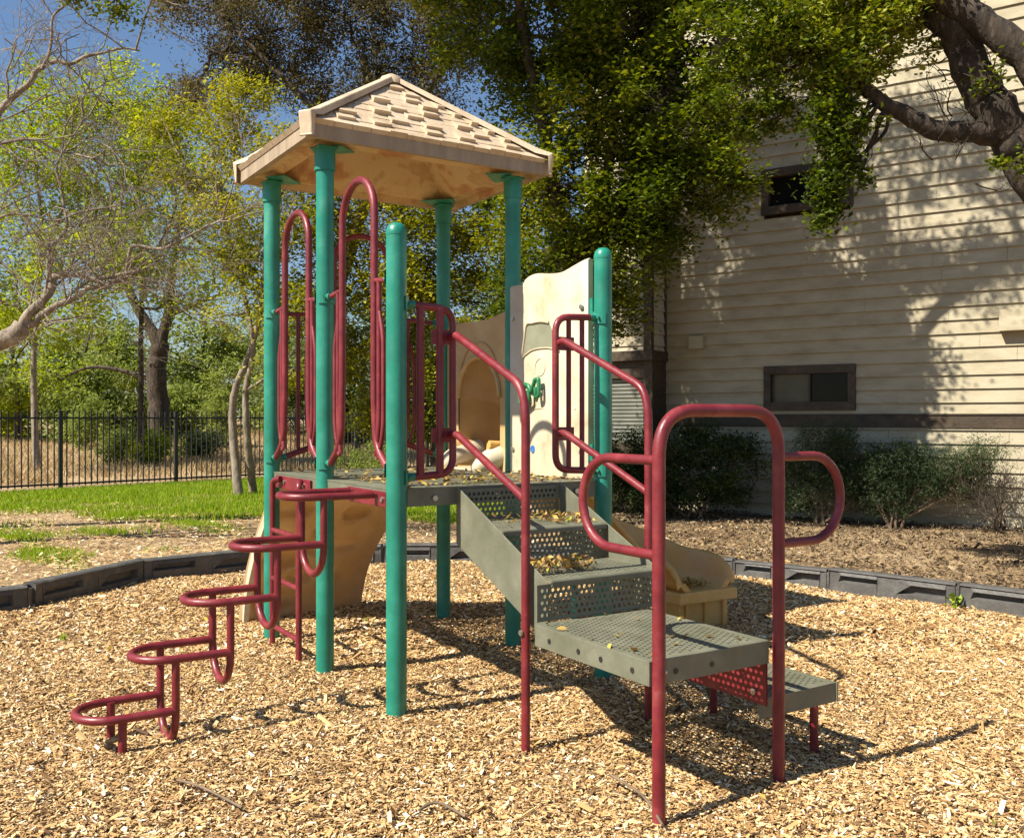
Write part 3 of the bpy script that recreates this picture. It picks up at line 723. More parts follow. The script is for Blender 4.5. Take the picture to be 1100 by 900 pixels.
# climbing wall on the far left side (outwards = -u from A-D)
NX, NZ = 44, 44; mb = MB()
def cw(sx, t, off=0):      # sx 0..1 across, t 0 top..1 bottom
    z = .985 * (1 - t); d = .05 + .60 * math.sin(math.pi / 2 * t)
    b0 = .07 - .05 * t; b1 = 1.0 - .20 * t - .05 * math.sin(math.pi * t)
    dent = 0
    for cx, ct, rx, rt, dp in ((.2, .22, .16, .045, .05), (.72, .27, .10, .045, .05), (.62, .50, .24, .05, .035), (.25, .58, .15, .05, .05), (.7, .75, .09, .05, .04), (.25, .85, .2, .06, .04), (.5, .38, .07, .035, .025), (.45, .70, .1, .04, .04)):
        q = ((sx - cx) / rx) ** 2 + ((t - ct) / rt) ** 2; dent -= dp * 2.4 / (1 + q ** 5)
    ease = min(1, min(sx, 1 - sx) * 14) ; dd = -.07 * (1 - ease)                    # rolled edges fold back towards the deck
    return S(-LA - d - off + dent * (1 if off == 0 else 0) + (-dd), b0 + (b1 - b0) * sx, z - .02)
for off in (0, .14):
    g_ = [cw(i / NX, j / NZ, off) for j in range(NZ + 1) for i in range(NX + 1)]
    fs = [(j * (NX + 1) + i, (j + 1) * (NX + 1) + i, (j + 1) * (NX + 1) + i + 1, j * (NX + 1) + i + 1) for j in range(NZ) for i in range(NX)]
    mb.add(g_, fs if off else [f[::-1] for f in fs], True)
for sx in (0, 1):
    g_ = [cw(sx, j / NZ, off) for j in range(NZ + 1) for off in (0, .14)]
    mb.add(g_, [(2 * j, 2 * j + 1, 2 * j + 3, 2 * j + 2) for j in range(NZ)], True)
cwo = part(mb, 'climbing_wall', M['thin'], label='tan moulded climbing wall leaning against the far left of the deck')
mb = MB()                                                    # pale side flange at its left
for j in range(NZ):
    t0, t1 = j / NZ, (j + 1) / NZ
    a0, a1 = cw(0, t0, 0), cw(0, t1, 0); dv = -v
    w0, w1 = [.01 + .03 * math.sin(math.pi * min(1, t_ * 1.1)) - .03 * t_ for t_ in (t0, t1)]
    mb.add([a0 + dv * .012, a1 + dv * .012, a1 + dv * .012 - u * (w1 + .05), a0 + dv * .012 - u * (w0 + .05)], [(0, 1, 2, 3)])
    mb.add([a0 - v * .012, a1 - v * .012, a1 + v * .02, a0 + v * .02], [(3, 2, 1, 0)])
    mb.add([a0 + v * .02, a1 + v * .02, a1 + v * .02 - u * (w1 + .05), a0 + v * .02 - u * (w0 + .05)], [(3, 2, 1, 0)])
part(mb, 'side_flange', M['bleached'], cwo)

# slide hood panel between D and E ---------------------------------------------------------------
def Qd(x, y, z): return S(-LA + x, LB + y, z)     # x along u from D, y outwards
mb = MB(); W = LA; x0, x1 = .05, W - .05; oc, ow, zs, zt = .44, .245, 1.42, 1.665
N = 28; th = .022
def top_z(x): return 1.86 + .05 * (x / W) + .012 * math.sin(x * 9)
arcx = [oc - ow * math.cos(math.pi * i / N) for i in range(N + 1)]; arcz = [zs + (zt - zs) * math.sin(math.pi * i / N) for i in range(N + 1)]
for s, y in ((1, 0), (-1, th)):
    fs = []; vs = []
    def Q_(x, z): vs.append(Qd(x, y, z)); return len(vs) - 1
    def F_(*i): fs.append(i if s > 0 else i[::-1])
    F_(Q_(x0, DZ), Q_(oc - ow, DZ), Q_(oc - ow, zs), Q_(x0, zs)); F_(Q_(oc + ow, DZ), Q_(x1, DZ), Q_(x1, zs), Q_(oc + ow, zs))
    F_(Q_(x0, zs), Q_(oc - ow, zs), Q_(oc - ow, top_z(oc - ow)), Q_(x0, top_z(x0))); F_(Q_(oc + ow, zs), Q_(x1, zs), Q_(x1, top_z(x1)), Q_(oc + ow, top_z(oc + ow)))
    for i in range(N): F_(Q_(arcx[i], arcz[i]), Q_(arcx[i + 1], arcz[i + 1]), Q_(arcx[i + 1], top_z(arcx[i + 1])), Q_(arcx[i], top_z(arcx[i])))
    mb.add(vs, fs)
xs2 = np.linspace(x0, x1, 20)
mb.add([Qd(x, y, top_z(x)) for x in xs2 for y in (0, th)], [(2 * i, 2 * i + 2, 2 * i + 3, 2 * i + 1) for i in range(19)])
for x in (x0, x1): mb.add([Qd(x, 0, DZ), Qd(x, th, DZ), Qd(x, th, top_z(x)), Qd(x, 0, top_z(x))], [(0, 1, 2, 3)])
hood = part(mb, 'slide_hood', M['tan'], label='tan panel with an arched opening into the slide')
mb = MB(); sec = [(oc - ow, DZ), (oc - ow, zs)] + list(zip(arcx, arcz)) + [(oc + ow, zs), (oc + ow, DZ)]
mb.tube([Qd(x, -.004, z) for x, z in sec[1:-1]], .016, 8)     # rim
part(mb, 'opening_rim', M['tan'], hood)
mb = MB()
vs = []; ns = len(sec)
for y, k_, dz in ((.01, 1, 0), (.2, 1.02, -.02), (.38, 1.05, -.06)):
    for x, z in sec: vs.append(Qd(oc + (x - oc) * k_, y, z + dz if z > DZ else z - .2 * y))
mb.add(vs, [(i * ns + k, i * ns + k + 1, (i + 1) * ns + k + 1, (i + 1) * ns + k) for i in range(2) for k in range(ns - 1)], True)
mb.add([p + (p - S(-LA + oc, LB + .2, 1.2)).normalized() * .012 for p in vs], [(i * ns + k, (i + 1) * ns + k, (i + 1) * ns + k + 1, i * ns + k + 1) for i in range(2) for k in range(ns - 1)], True)
part(mb, 'hood_shell', M['thin'], hood)
mb = MB(); mb.tube([Qd(oc - .21 * math.cos(t), -.003, 1.56 + .19 * math.sin(t)) for t in np.linspace(.2, math.pi - .2, 16)], .008, 6); part(mb, 'moulded_line', M['tan'], hood)

# slide: U section swept along a right turning path
Sc = -LA + oc
path = []
for s in np.linspace(-.06, .74, 12): path.append((Sc, LB + s, v))
Rt = .46
for t in np.linspace(0, math.radians(90), 16)[1:]:
    path.append((Sc + Rt * (1 - math.cos(t)), LB + .74 + Rt * math.sin(t), (v * math.cos(t) + u * math.sin(t))))
path += [(Sc + Rt + q_, LB + .74 + Rt, u) for q_ in (.04, .08, .12, .15, .18, .2, .22)]
ln = [0]
for i in range(1, len(path)): ln.append(ln[-1] + math.dist(path[i][:2], path[i - 1][:2]))
TLn = ln[-1]
def slz(s):
    f = s / TLn
    if f < .08: return DZ - .01 - .1 * f
    if f > .80: return .275 - .02 * (f - .8) / .2
    g_ = (f - .08) / .72; return .98 - (.98 - .275) * (g_ * .85 + .15 * (3 * g_ * g_ - 2 * g_ ** 3)) 
mb = MB(); hwid = .205
def usec(f):
    wl = .175 if f < .90 else .03 + .145 * math.sqrt(max(0, 1 - ((f - .90) / .102) ** 2))
    wr = wl
    s_in = [(-hwid - .035, wl + .0), (-hwid - .015, wl + .012), (-hwid + .008, wl - .01), (-hwid + .03, .06), (-hwid + .075, .012), (-.08, 0), (.08, 0), (hwid - .075, .012), (hwid - .03, .06), (hwid - .008, wr - .01), (hwid + .015, wr + .012), (hwid + .035, wr)]
    s_out = [(hwid + .03, wr - .03), (hwid + .018, wr - .03), (hwid, .04), (hwid - .06, -.02), (-.08, -.03), (-hwid + .06, -.02), (-hwid, .04), (-hwid - .018, wl - .03), (-hwid - .03, wl - .03)]
    return s_in + s_out
vs = []; ns = len(usec(0))
for i, (a, b, d) in enumerate(path):
    side = d.cross(Z3); f = ln[i] / TLn
    for x, z in usec(f): vs.append(S(a, b, slz(ln[i]) + z) + side * x)
n_ = len(path)
mb.add(vs, [(i * ns + k, i * ns + (k + 1) % ns, (i + 1) * ns + (k + 1) % ns, (i + 1) * ns + k) for i in range(n_ - 1) for k in range(ns)], True)
mb.add(vs[:ns], [tuple(range(ns))]); mb.add(vs[-ns:], [tuple(range(ns))[::-1]])
slide = part(mb, 'slide', M['slide'], label='tan plastic slide curving down to the right')
mb = MB(); ea, eb = path[-1][0], path[-1][1]
mb.box(S(ea - .10, eb, .225), u, v, Z3, .13, .235, .035); mb.box(S(ea - .12, eb, .085), u, v, Z3, .10, .20, .12)
for k in (-1, 0, 1): mb.box(S(ea - .01, eb + k * .15, .10), u, v, Z3, .012, .008, .095)
part(mb, 'slide_foot', M['slide'], slide, bevel=.012)
mb = MB(); mb.tube([S(Sc + .22, LB + .55, -.05), S(Sc + .22, LB + .55, .62)], .02, 10); part(mb, 'slide_leg', M['teal'], slide)
mb = MB()                                               # entrance cheeks, rounded humps onto the deck
for s in (-1, 1):
    pts = smooth([Qd(oc + s * .235, .14, 1.10), Qd(oc + s * .225, .05, 1.085), Qd(oc + s * .21, -.05, 1.055), Qd(oc + s * .20, -.12, 1.01), Qd(oc + s * .20, -.145, .985)], 5)
    mb.cut(); nn_ = len(pts); mb.tube(pts, [.070 * (1 - (i / (nn_ - 1)) ** 3 * .75) for i in range(nn_)], 16)
mb.cut(); mb.box(Qd(oc, -.05, DZ + .006), u, v, Z3, .22, .09, .006)
part(mb, 'slide_entrance', M['bleached'], slide, bevel=.004)

# play panel between E and F -----------------------------------------------------------------------
def Qe(x, y, z): return S(x, LB - .02 - y, z)        # x along u from E, y towards the deck
mb = MB(); x0, x1 = .05, LA - .055; n_ = 30; xsP = [x0 + (x1 - x0) * i / n_ for i in range(n_ + 1)]
def ptop(x):
    f = (x - x0) / (x1 - x0)
    return 2.035 if f < .2 else 2.052 + .012 * math.sin((f - .2) * 9) + .03 * max(0, f - .75) / .25
def bow(x): f = (x - x0) / (x1 - x0); return .03 if f < .2 else .03 + .045 * math.sin(math.pi * (f - .2) / .8) ** .6
vs = []
for x in xsP:
    for y, z in ((bow(x), DZ + .005), (bow(x), ptop(x) - .012), (bow(x) - .012, ptop(x)), (bow(x) - .03, ptop(x) - .01), (bow(x) - .035, DZ + .005)): vs.append(Qe(x, y, z))
mb.add(vs, [(i * 5 + k, i * 5 + k + 1, (i + 1) * 5 + k + 1, (i + 1) * 5 + k) for i in range(n_) for k in range(4)], True)
for i in (0, n_): mb.add(vs[i * 5:i * 5 + 5], [(0, 1, 2, 3, 4)])
pp = part(mb, 'play_panel', M['bleached'], label='bleached cream play panel with green moulded symbols')
def onp(x, z, o=.004): return Qe(x, bow(x) + o, z)
mb = MB()
zq = [(.181, 1.627, 1.632), (.222, 1.637, 1.715), (.262, 1.645, 1.80), (.33, 1.66, 1.803), (.42, 1.664, 1.803), (.498, 1.66, 1.79), (.545, 1.65, 1.715), (.586, 1.637, 1.645)]
mb.add([onp(x, z, .003) for x, a, b in zq for z in (a, b)], [(2 * i, 2 * i + 2, 2 * i + 3, 2 * i + 1) for i in range(len(zq) - 1)], True)
part(mb, 'window_recess', M['greyrec'], pp)
mb = MB(); mb.tube(smooth([onp(x, b, .005) for x, a, b in zq[:6]], 3), .007, 8); mb.tube(smooth([onp(x, a, .003) for x, a, b in zq], 3), .004, 8)
mb.tube([onp(.41 + .05 * math.cos(t), 1.565 + .045 * math.sin(t), .001) for t in np.linspace(0, 2 * math.pi, 24)[:-1]], .0025, 6, closed=True)
mb.tube(smooth([onp(.14, 1.33, .001), onp(.4, 1.35, .001), onp(.7, 1.345, .001)], 5), .003, 6)
part(mb, 'moulded_line', M['bleached'], pp)
mb = MB()                                               # green moulded shapes standing off the panel
def gp(x, z): return onp(x, z, .035)
for q in ([(.222, 1.447), (.30, 1.480), (.348, 1.470), (.350, 1.395), (.275, 1.367), (.232, 1.385), (.222, 1.447), (.30, 1.480)], [(.262, 1.425), (.305, 1.440), (.308, 1.412), (.265, 1.400)], [(.35, 1.465), (.375, 1.435), (.415, 1.500), (.450, 1.503), (.452, 1.418), (.425, 1.405), (.418, 1.46)]):
    mb.tube(fillet([gp(x, z) for x, z in q], .008, 3), .0115, 8)
for x, z in ((.30, 1.46), (.43, 1.45)): mb.tube([onp(x, z, 0), onp(x, z, .03)], .007, 6)
part(mb, 'moulded_symbol', M['greenpl'], pp)
mb = MB(); c = onp(.334, 1.136, .001)
mb.tube([c, c - v * .004], .02, 14); part(mb, 'blue_spot', M['bluepl'], pp)
mb = MB()
for z in (1.13, 1.85):
    mb.cut(); mb.box(S(.05, LB - .03, z), u, v, Z3, .02, .012, .04); mb.cut(); mb.box(S(LA - .05, LB - .03, z), u, v, Z3, .02, .012, .04)
part(mb, 'panel_bracket', M['teal'], pp)
mb = MB()
for x_, z in ((.085, 1.13), (.085, 1.85), (LA - .085, 1.13), (LA - .085, 1.85)): mb.cut(); c = Qe(x_, bow(x_), z); mb.tube([c, c - v * .012], .012, 8)
part(mb, 'panel_bolt', M['steel'], pp)

# fallen leaves lying on the structure
def litter(name, n, pos, size, label, flat=1.2):
    C = np.array([pos() for _ in range(n)]); o = face_mesh(name, leaf_quads(C, size, flat, .5), 4, M['litter'])
    return tag(o, label, 'fallen leaves', kind='stuff')
U_ = rng.uniform
litter('fallen_leaves', 420, lambda: tuple(S(LA - .05 - abs(rng.normal()) * .5, U_(.06, LB - .06), DZ + U_(.004, .016))) if rng.random() < .55 else tuple(S(U_(-LA + .05, LA - .05), U_(.06, LB - .06), DZ + U_(.004, .014))), .034, 'dry fallen leaves scattered over the deck')
def tl():
    if rng.random() < .62: return tuple(S(LA + U_(.45, .62), U_(SB0 + .02, .62), .69 + U_(.002, .04)))
    return tuple(S(LA + U_(.05, .36), U_(SB0 + .02, SB1 - .02) if rng.random() < .4 else U_(.6, SB1 - .02), .845 + U_(0, .03)))
litter('fallen_leaves', 400, tl, .03, 'yellow dry leaves piled on the stair treads', .4)
litter('fallen_leaves', 22, lambda: tuple(S(U_(la0, la1), U_(lb0, lb1), LZ + .006)), .042, 'a few dry leaves lying on the landing')
litter('fallen_leaves', 170, lambda: tuple(S(ea + U_(-.28, -.05), eb + U_(-.17, .12), .272 + U_(0, .02))), .032, 'yellow leaves gathered at the slide exit', .5)
def gl():
    while True:
        x, y = U_(-4, 4), U_(2.4, 8.2)
        if poly_mask(np.array([x]), np.array([y]), POLY)[0]: return (x, y, U_(.03, .06))
litter('fallen_leaves', 420, gl, .04, 'yellow and brown leaves scattered over the wood chips', .8)

# ------------------------------------------------------------------ fence
fe = empty('metal_fence', tuple(FA)); tag(fe, 'black metal picket fence between the lawn and the dry field', 'fence')
fl = MB(); step = 2.42; posts_n = 0
def fpart(mb, name):
    o = mb.build(name, M['iron']); o.data.transform(Matrix.Translation(-FA)); o.parent = fe; return o
def fence_t(px): k = (px - CX) / F; return (k * FA.y - FA.x) / (fd.x - k * fd.y)
base_t = fence_t(65); step = fence_t(189) - base_t
for i in range(-3, 7):
    p = FA + fd * (base_t + i * step)
    mb = MB(); mb.box(p + Z3 * .69, fd, fn, Z3, .032, .032, .72); mb.box(p + Z3 * 1.42, fd, fn, Z3, .036, .036, .01); fpart(mb, 'fence_post')
    mb = MB(); q = p + fd * step
    for z in (.10, 1.30): mb.box((p + q) / 2 + Z3 * z, fd, fn, Z3, step / 2 - .032, .017, .017)
    k = 20
    for j in range(1, k): c = p + fd * (step * j / k); mb.box(c + Z3 * .745, fd, fn, Z3, .0095, .0095, .685)
    fpart(mb, 'fence_panel')

# ------------------------------------------------------------------ building
W0 = Vector((2.19, 13.56, 0)); wd = Vector((.824, -.566, 0)).normalized(); wn = Vector((-wd.y * -1, 0, 0))
wn = Vector((wd.y, -wd.x, 0)); wn = wn if wn.y < 0 else -wn
BD = empty('apartment_building', tuple(W0)); tag(BD, 'two storey apartment building with cream lap siding and dark brown trim', 'building')
def bpart(mb, name, m, parent=None, bevel=0, label=None):
    o = mb.build(name, m, None, bevel); o.data.transform(Matrix.Translation(-W0)); o.parent = parent or BD
    if label: o['label'] = label
    return o
PIT = .165
def siding(mb, s0, s1, z0, z1, off=0, o=W0, d=wd, n=wn, holes=()):
    k = math.floor(z0 / PIT)
    while k * PIT < z1 - 1e-4:
        a, b = max(z0, k * PIT), min(z1, (k + 1) * PIT); k += 1
        iv = [(s0, s1)]
        for h0, h1, hz0, hz1 in holes:
            if hz0 < b - .01 and hz1 > a + .01:
                iv = [x for i0, i1 in iv for x in ((i0, min(i1, h0)), (max(i0, h1), i1)) if x[1] - x[0] > .01]
        jn = []
        for i0, i1 in iv:
            js = [i0] + sorted(float(q) for q in rng.uniform(i0 + .3, i1 - .3, int((i1 - i0) / 2.6))) + [i1] if i1 - i0 > 1.6 else [i0, i1]
            jn += [(a_, b_ - .003) for a_, b_ in zip(js, js[1:])]
        for i0, i1 in jn:
            A_, B_ = o + d * i0 + n * off, o + d * i1 + n * off
            vs = [A_ + n * .027 + Z3 * (a + .0), B_ + n * .027 + Z3 * (a + .0), B_ + n * .002 + Z3 * b, A_ + n * .002 + Z3 * b, A_ - n * .01 + Z3 * (a - .0), B_ - n * .01 + Z3 * (a - .0)]
            mb.add(vs, [(0, 1, 2, 3), (4, 5, 1, 0)])
wins = [(1.475, 2.628, 1.32 + .115, 1.955), (1.44, 2.60, 4.04, 4.58), (1.44, 2.6, 6.15, 6.7), (6.2, 7.4, 1.435, 1.955), (6.2, 7.4, 4.04, 4.58)]
mb = MB(); siding(mb, 0, 11, 0, 8.3, holes=[(a + .02, b - .02, round(c / PIT) * PIT, round(d / PIT) * PIT) for a, b, c, d in wins])
mb.add([W0 + wd * s + Z3 * z - wn * .25 for s, z in ((0, 0), (11, 0), (11, 8.3), (0, 8.3))], [(0, 1, 2, 3)])
wall = bpart(mb, 'wall', M['siding'])
def window(s0, s1, z0, z1, label, off=0, lp=None):
    mb = MB(); t = .075
    def bx(a, b, c, d, y0, y1, m_=mb): m_.box(W0 + wd * (a + b) / 2 + Z3 * (c + d) / 2 + wn * (off + (y0 + y1) / 2), wd, wn, Z3, (b - a) / 2, (y1 - y0) / 2, (d - c) / 2)
    bx(s0 - .02, s1 + .02, z1 - t, z1 + .035, -.08, .05); bx(s0 - .02, s1 + .02, z0 - .035, z0 + t, -.08, .055)
    bx(s0 - .02, s0 + t, z0 + t, z1 - t, -.08, .048); bx(s1 - t, s1 + .02, z0 + t, z1 - t, -.08, .048)
    o = bpart(mb, 'window', M['trim'], bevel=.003, label=label)
    mb = MB(); sm = (s0 + s1) / 2; bx(s0 + t, sm, z0 + t, z1 - t, -.06, -.05, mb); bpart(mb, 'pane', lp or M['blind'], o)
    mb = MB(); bx(sm, s1 - t, z0 + t, z1 - t, -.045, -.035, mb); bpart(mb, 'pane', M['glass'], o)
    mb = MB(); bx(sm - .014, sm + .014, z0 + t, z1 - t, -.035, .0, mb); bpart(mb, 'mullion', M['trim'], o)
for (a, b, c, d), lb in zip(wins, ('lower brown framed sliding window above the shrubs', 'upper brown framed sliding window behind the hanging leaves', 'topmost window hidden in the canopy', 'lower window out of frame', 'upper window out of frame')):
    window(a, b, c, d, lb, lp=M['glass'] if c > 3 else M['blind'])
mb = MB(); mb.box(W0 + wd * 5.5 + Z3 * 1.26 + wn * .028, wd, wn, Z3, 5.5, .012, .078); mb.box(W0 + wd * 5.5 + Z3 * 1.345 + wn * .034, wd, wn, Z3, 5.5, .02, .008); bpart(mb, 'band_board', M['trim'])
mb = MB(); mb.box(W0 + wd * -.51 + wn * -.05 + Z3 * 4.1, wd, wn, Z3, .54, .04, 4.1); bpart(mb, 'rear_wall', M['siding'])
# projecting bay left of the wall corner
BO = .47; mb = MB()
siding(mb, -1.05, 0, 2.24, 8.3, off=BO)
mb.add([W0 + wd * -1.05 + wn * y_ + Z3 * z for y_, z in ((0, 0), (BO, 0), (BO, 8.3), (0, 8.3))], [(0, 1, 2, 3)])
siding(mb, 0, BO, 2.24, 8.3, off=0, o=W0, d=wn, n=wd)
bay = bpart(mb, 'bay', M['siding'], label='projecting bay at the left corner of the building')
mb = MB()
def bx2(s0, s1, y0, y1, z0, z1): mb.box(W0 + wd * (s0 + s1) / 2 + wn * (y0 + y1) / 2 + Z3 * (z0 + z1) / 2, wd, wn, Z3, (s1 - s0) / 2, (y1 - y0) / 2, (z1 - z0) / 2)
bx2(-.09, .028, BO - .05, BO + .04, 2.24, 8.3); bx2(-1.05, .05, -.02, BO + .06, 2.10, 2.24); bx2(.0, .035, .022, .07, 2.24, 8.3)
bx2(-.12, .02, .0, BO - .01, 0, 2.10); bx2(-1.05, -.12, .1, BO - .03, 1.86, 2.10); bx2(-1.05, -.12, .1, BO - .03, 0, .95); bx2(-1.05, -.98, .1, BO - .03, .95, 1.86)
bx2(-1.05, 0, .02, .06, .0, 2.1)
bpart(mb, 'bay_frame', M['trim'], bay, bevel=.004)
mb = MB(); mb.box(W0 + wd * -.55 + wn * (BO - .1) + Z3 * 1.405, wd, wn, Z3, .43, .006, .455); bpart(mb, 'bay_pane', M['blind'], bay)
mb = MB()
for i in range(16): mb.box(W0 + wd * -.55 + wn * (BO - .088) + Z3 * (1.0 + i * .055), wd, wn, Z3, .42, .004, .012)
bpart(mb, 'bay_blind', mat('blind_slat', [(.3, (.16, .17, .15)), (.7, (.26, .27, .24))], 4, .5), bay)
mb = MB(); c = W0 + wd * 4.45 + Z3 * 2.43 + wn * .08
mb.prism([c + wn * .07 + Z3 * -.12 - wd * .16, c - wn * .07 + Z3 * -.12 - wd * .16, c - wn * .07 + Z3 * .13 - wd * .16, c + wn * .02 + Z3 * .13 - wd * .16], wd * .32); bpart(mb, 'vent_hood', M['siding'], label='small boxed vent on the upper wall')
mb = MB(); c = W0 + wd * .5 + Z3 * 2.35 + wn * .05; mb.box(c, wd, wn, Z3, .10, .04, .09); bpart(mb, 'junction_box', M['siding'])
mb = MB(); mb.box(W0 + wd * 5.0 - wn * 1.9 + Z3 * 8.4, wd, wn, Z3, 6.2, 2.5, .09); bpart(mb, 'roof', M['trim'])

# ------------------------------------------------------------------ trees
def tree(name, label, cat, base, limbs, blobs, per, rc, lsize, leaf, bark=None, group=None, aspect=.5, twig=.008, tw=.8, droop=.3, extra=None, up=.5, squash=.75):
    """limbs: list of (points, r0, r1); blobs: (centre, radii, clusters)"""
    base = Vector(base); root = empty(name, tuple(base)); tag(root, label, cat, group)
    mb = MB(); spts = []
    for pts, r0, r1 in limbs:
        sp = smooth(pts, 6); n = len(sp)
        for i in range(1, n - 1): sp[i] = sp[i] + Vector(rng.normal(size=3)) * r0 * .05
        mb.tube(sp, [(r0 + (r1 - r0) * (i / (n - 1)) ** .8) * (1 + .02 * math.sin(i * 1.7)) for i in range(n)], 12, caps=True); spts.append(sp)
    pts, cc = clumps(blobs, per, rc, squash)
    allp = [q for s_ in spts for q in s_]
    for c, ks in cc:
        near_ = min(allp, key=lambda q: (q - Vector(c)).length)
        sp = bend_limb(mb, near_, Vector(c), max(twig * 3.2, .012), twig * 1.5, .12)
        twigs_to(mb, sp, [Vector(k) for k in ks], twig, tw)
    if extra: extra(mb)
    o = mb.build('trunk', bark or M['bark']); o.data.transform(Matrix.Translation(-base)); o.parent = root
    if len(pts):
        V = leaf_quads(pts, lsize, up, aspect, droop) - np.array(base)
        # clump-wise colour: mix noise by cluster with per leaf noise
        cl = .5 + .25 * np.sin(pts[:, 0] * 2.3 + 1.3 * np.sin(pts[:, 2] * 1.9)) + .25 * np.sin(pts[:, 1] * 2.1 + pts[:, 2] * 2.7)
        r_ = np.clip(.55 * rng.random(len(pts)) + .45 * cl, 0, 1)
        face_mesh('crown', V, 4, leaf, root, rnd=r_)
    return root
def bl(px, py, Z, r, n, rz=None):
    return (tuple(P(px, py, Z)), (r, r, rz or r * .8), n)

# big oak whose crown fills the upper middle and shades the building
oak = [bl(520, 30, 11.2, .8, 16), bl(600, 40, 10.8, .9, 24), bl(690, 30, 10.5, 1.0, 30), bl(760, 20, 10.2, .6, 8), bl(650, 15, 10.9, .6, 16), bl(625, 75, 10.9, .5, 11), bl(710, -15, 10.4, .6, 12), bl(560, 100, 11.4, .55, 10),
       bl(640, 120, 10.8, .8, 26), bl(720, 120, 10.4, .9, 30), bl(780, 110, 10.2, .4, 8), bl(620, 200, 10.8, .75, 24), bl(690, 210, 10.6, .75, 26), bl(760, 190, 10.4, .6, 18),
       bl(590, 270, 11, .65, 20), bl(660, 280, 11, .65, 22), bl(560, 215, 11.6, .5, 10), bl(575, 330, 11.4, .6, 18), bl(650, 335, 11.6, .45, 10), bl(705, 255, 10.6, .35, 8),
       ((-.3, 9.9, 6.9), (1.1, 1.2, .8), 32), ((.3, 11.2, 8.0), (1.2, 1.0, .8), 26), ((1.04, 10.7, 8.0), (.8, .8, .7), 22), ((-.6, 10.9, 9.2), (1.2, 1.0, .8), 18), ((1.75, 11.1, 8.3), (.8, .9, .7), 16), ((-.6, 10.8, 7.6), (1.2, 1.2, .9), 34), ((-1.6, 10.5, 7.2), (1.0, 1.0, .7), 22),  # unseen clumps from here on, added to shape dappled shade on the siding
       ((1.32, 9.75, 7.64), (.35, .35, .2), 5), ((1.81, 9.4, 7.6), (.35, .35, .2), 5), ((2.3, 9.06, 7.5), (.35, .35, .2), 5), ((1.4, 9.7, 8.8), (.5, .5, .4), 4), ((1.9, 9.4, 9.1), (.5, .5, .4), 4), ((2.4, 9.0, 8.7), (.5, .5, .4), 4)]
ob = P(598, 0, 11.3); ob = Vector((ob.x, ob.y, 0))
fork = P(612, 330, 11.2)
tree('oak_tree', 'large evergreen oak with dense dark green crown behind the play structure', 'tree', ob,
     [([ob, ob + Z3 * 1.2 + X3 * .06, fork], .20, .15), ([fork, P(640, 250, 10.9), P(690, 190, 10.6), P(735, 120, 10.3), P(770, 60, 10.1), P(800, -40, 9.9), Vector((2.6, 9, 7.6))], .14, .05),
      ([fork, P(600, 240, 11), P(585, 140, 11), P(560, 20, 10.8), Vector((0, 10, 7.2))], .11, .04), ([P(640, 250, 10.9), P(655, 170, 10.7), P(665, 70, 10.5), Vector((1.2, 9.6, 7.4))], .08, .03)],
     [(c_, r_, int(n_ * 1.7)) for c_, r_, n_ in oak], 175, .21, .07, M['leaf_oak'], aspect=.55, up=.9)
# brownish canopy higher up, left of the oak
bc = [bl(x, y, 20 + dz, r * 1.5, int(n * 1.5)) for x, y, dz, r, n in ((230, 0, 1, .9, 20), (300, 30, .6, .9, 24), (370, 15, .4, .9, 26), (440, 30, 0, .85, 26), (500, -30, 0, .9, 24), (330, 80, .8, .6, 14), (260, 70, 1, .6, 14), (210, 100, 1, .5, 9), (400, 90, .4, .5, 11), (460, 100, .2, .45, 9), (300, -70, 0, 1.0, 22), (420, -80, 0, 1.0, 22), (520, 60, 0, .5, 10))]
b2 = Vector((-4.02, 20.5, 0))
tree('oak_tree', 'tall oak with brown olive foliage above the left of the tan roof', 'tree', b2,
     [([b2, b2 + Z3 * 3, P(400, 180, 20.3), P(390, 60, 20)], .22, .08), ([P(400, 180, 20.3), P(330, 110, 20.3), P(240, 20, 20.5)], .10, .04), ([P(400, 180, 20.3), P(460, 100, 20), P(510, 20, 19.8)], .10, .04)],
     bc, 210, .42, .10, M['leaf_brown'], aspect=.38, tw=1, up=.2, twig=.012)
# sunlit yellow green tree behind the structure
yb = [bl(x, y, Z, r, n) for x, y, Z, r, n in ((360, 250, 16, .7, 14), (420, 230, 15.6, .8, 18), (480, 230, 15.4, .8, 18), (540, 260, 15.2, .7, 15), (350, 320, 16, .6, 12), (410, 300, 15.8, .8, 18), (470, 300, 15.6, .8, 18), (530, 330, 15.4, .7, 16),
      (380, 380, 16.2, .65, 14), (440, 380, 16, .7, 15), (500, 390, 15.8, .7, 15), (550, 400, 15.6, .5, 10), (410, 440, 16.4, .5, 10), (470, 450, 16.2, .55, 11), (520, 455, 16, .55, 11), (400, 170, 15.6, .7, 14), (470, 160, 15.4, .7, 14), (530, 180, 15.2, .6, 12), (345, 190, 16, .5, 9))]
yb0 = Vector((-1.3, 16.2, 0))
tree('bay_tree', 'sunlit yellow green tree filling the view between the posts', 'tree', yb0,
     [([yb0, Vector((-1.25, 16.1, 1.5)), Vector((-1.2, 15.9, 3.0)), Vector((-1.1, 15.7, 4.6))], .13, .04), ([Vector((-1.25, 16.1, 1.2)), Vector((-2.0, 16, 2.4)), Vector((-2.6, 16, 3.8))], .07, .03)],
     [(c_, r_, int(n_ * 1.6)) for c_, r_, n_ in yb], 185, .30, .082, M['leaf_yellow'], aspect=.5, squash=.7, up=.8)
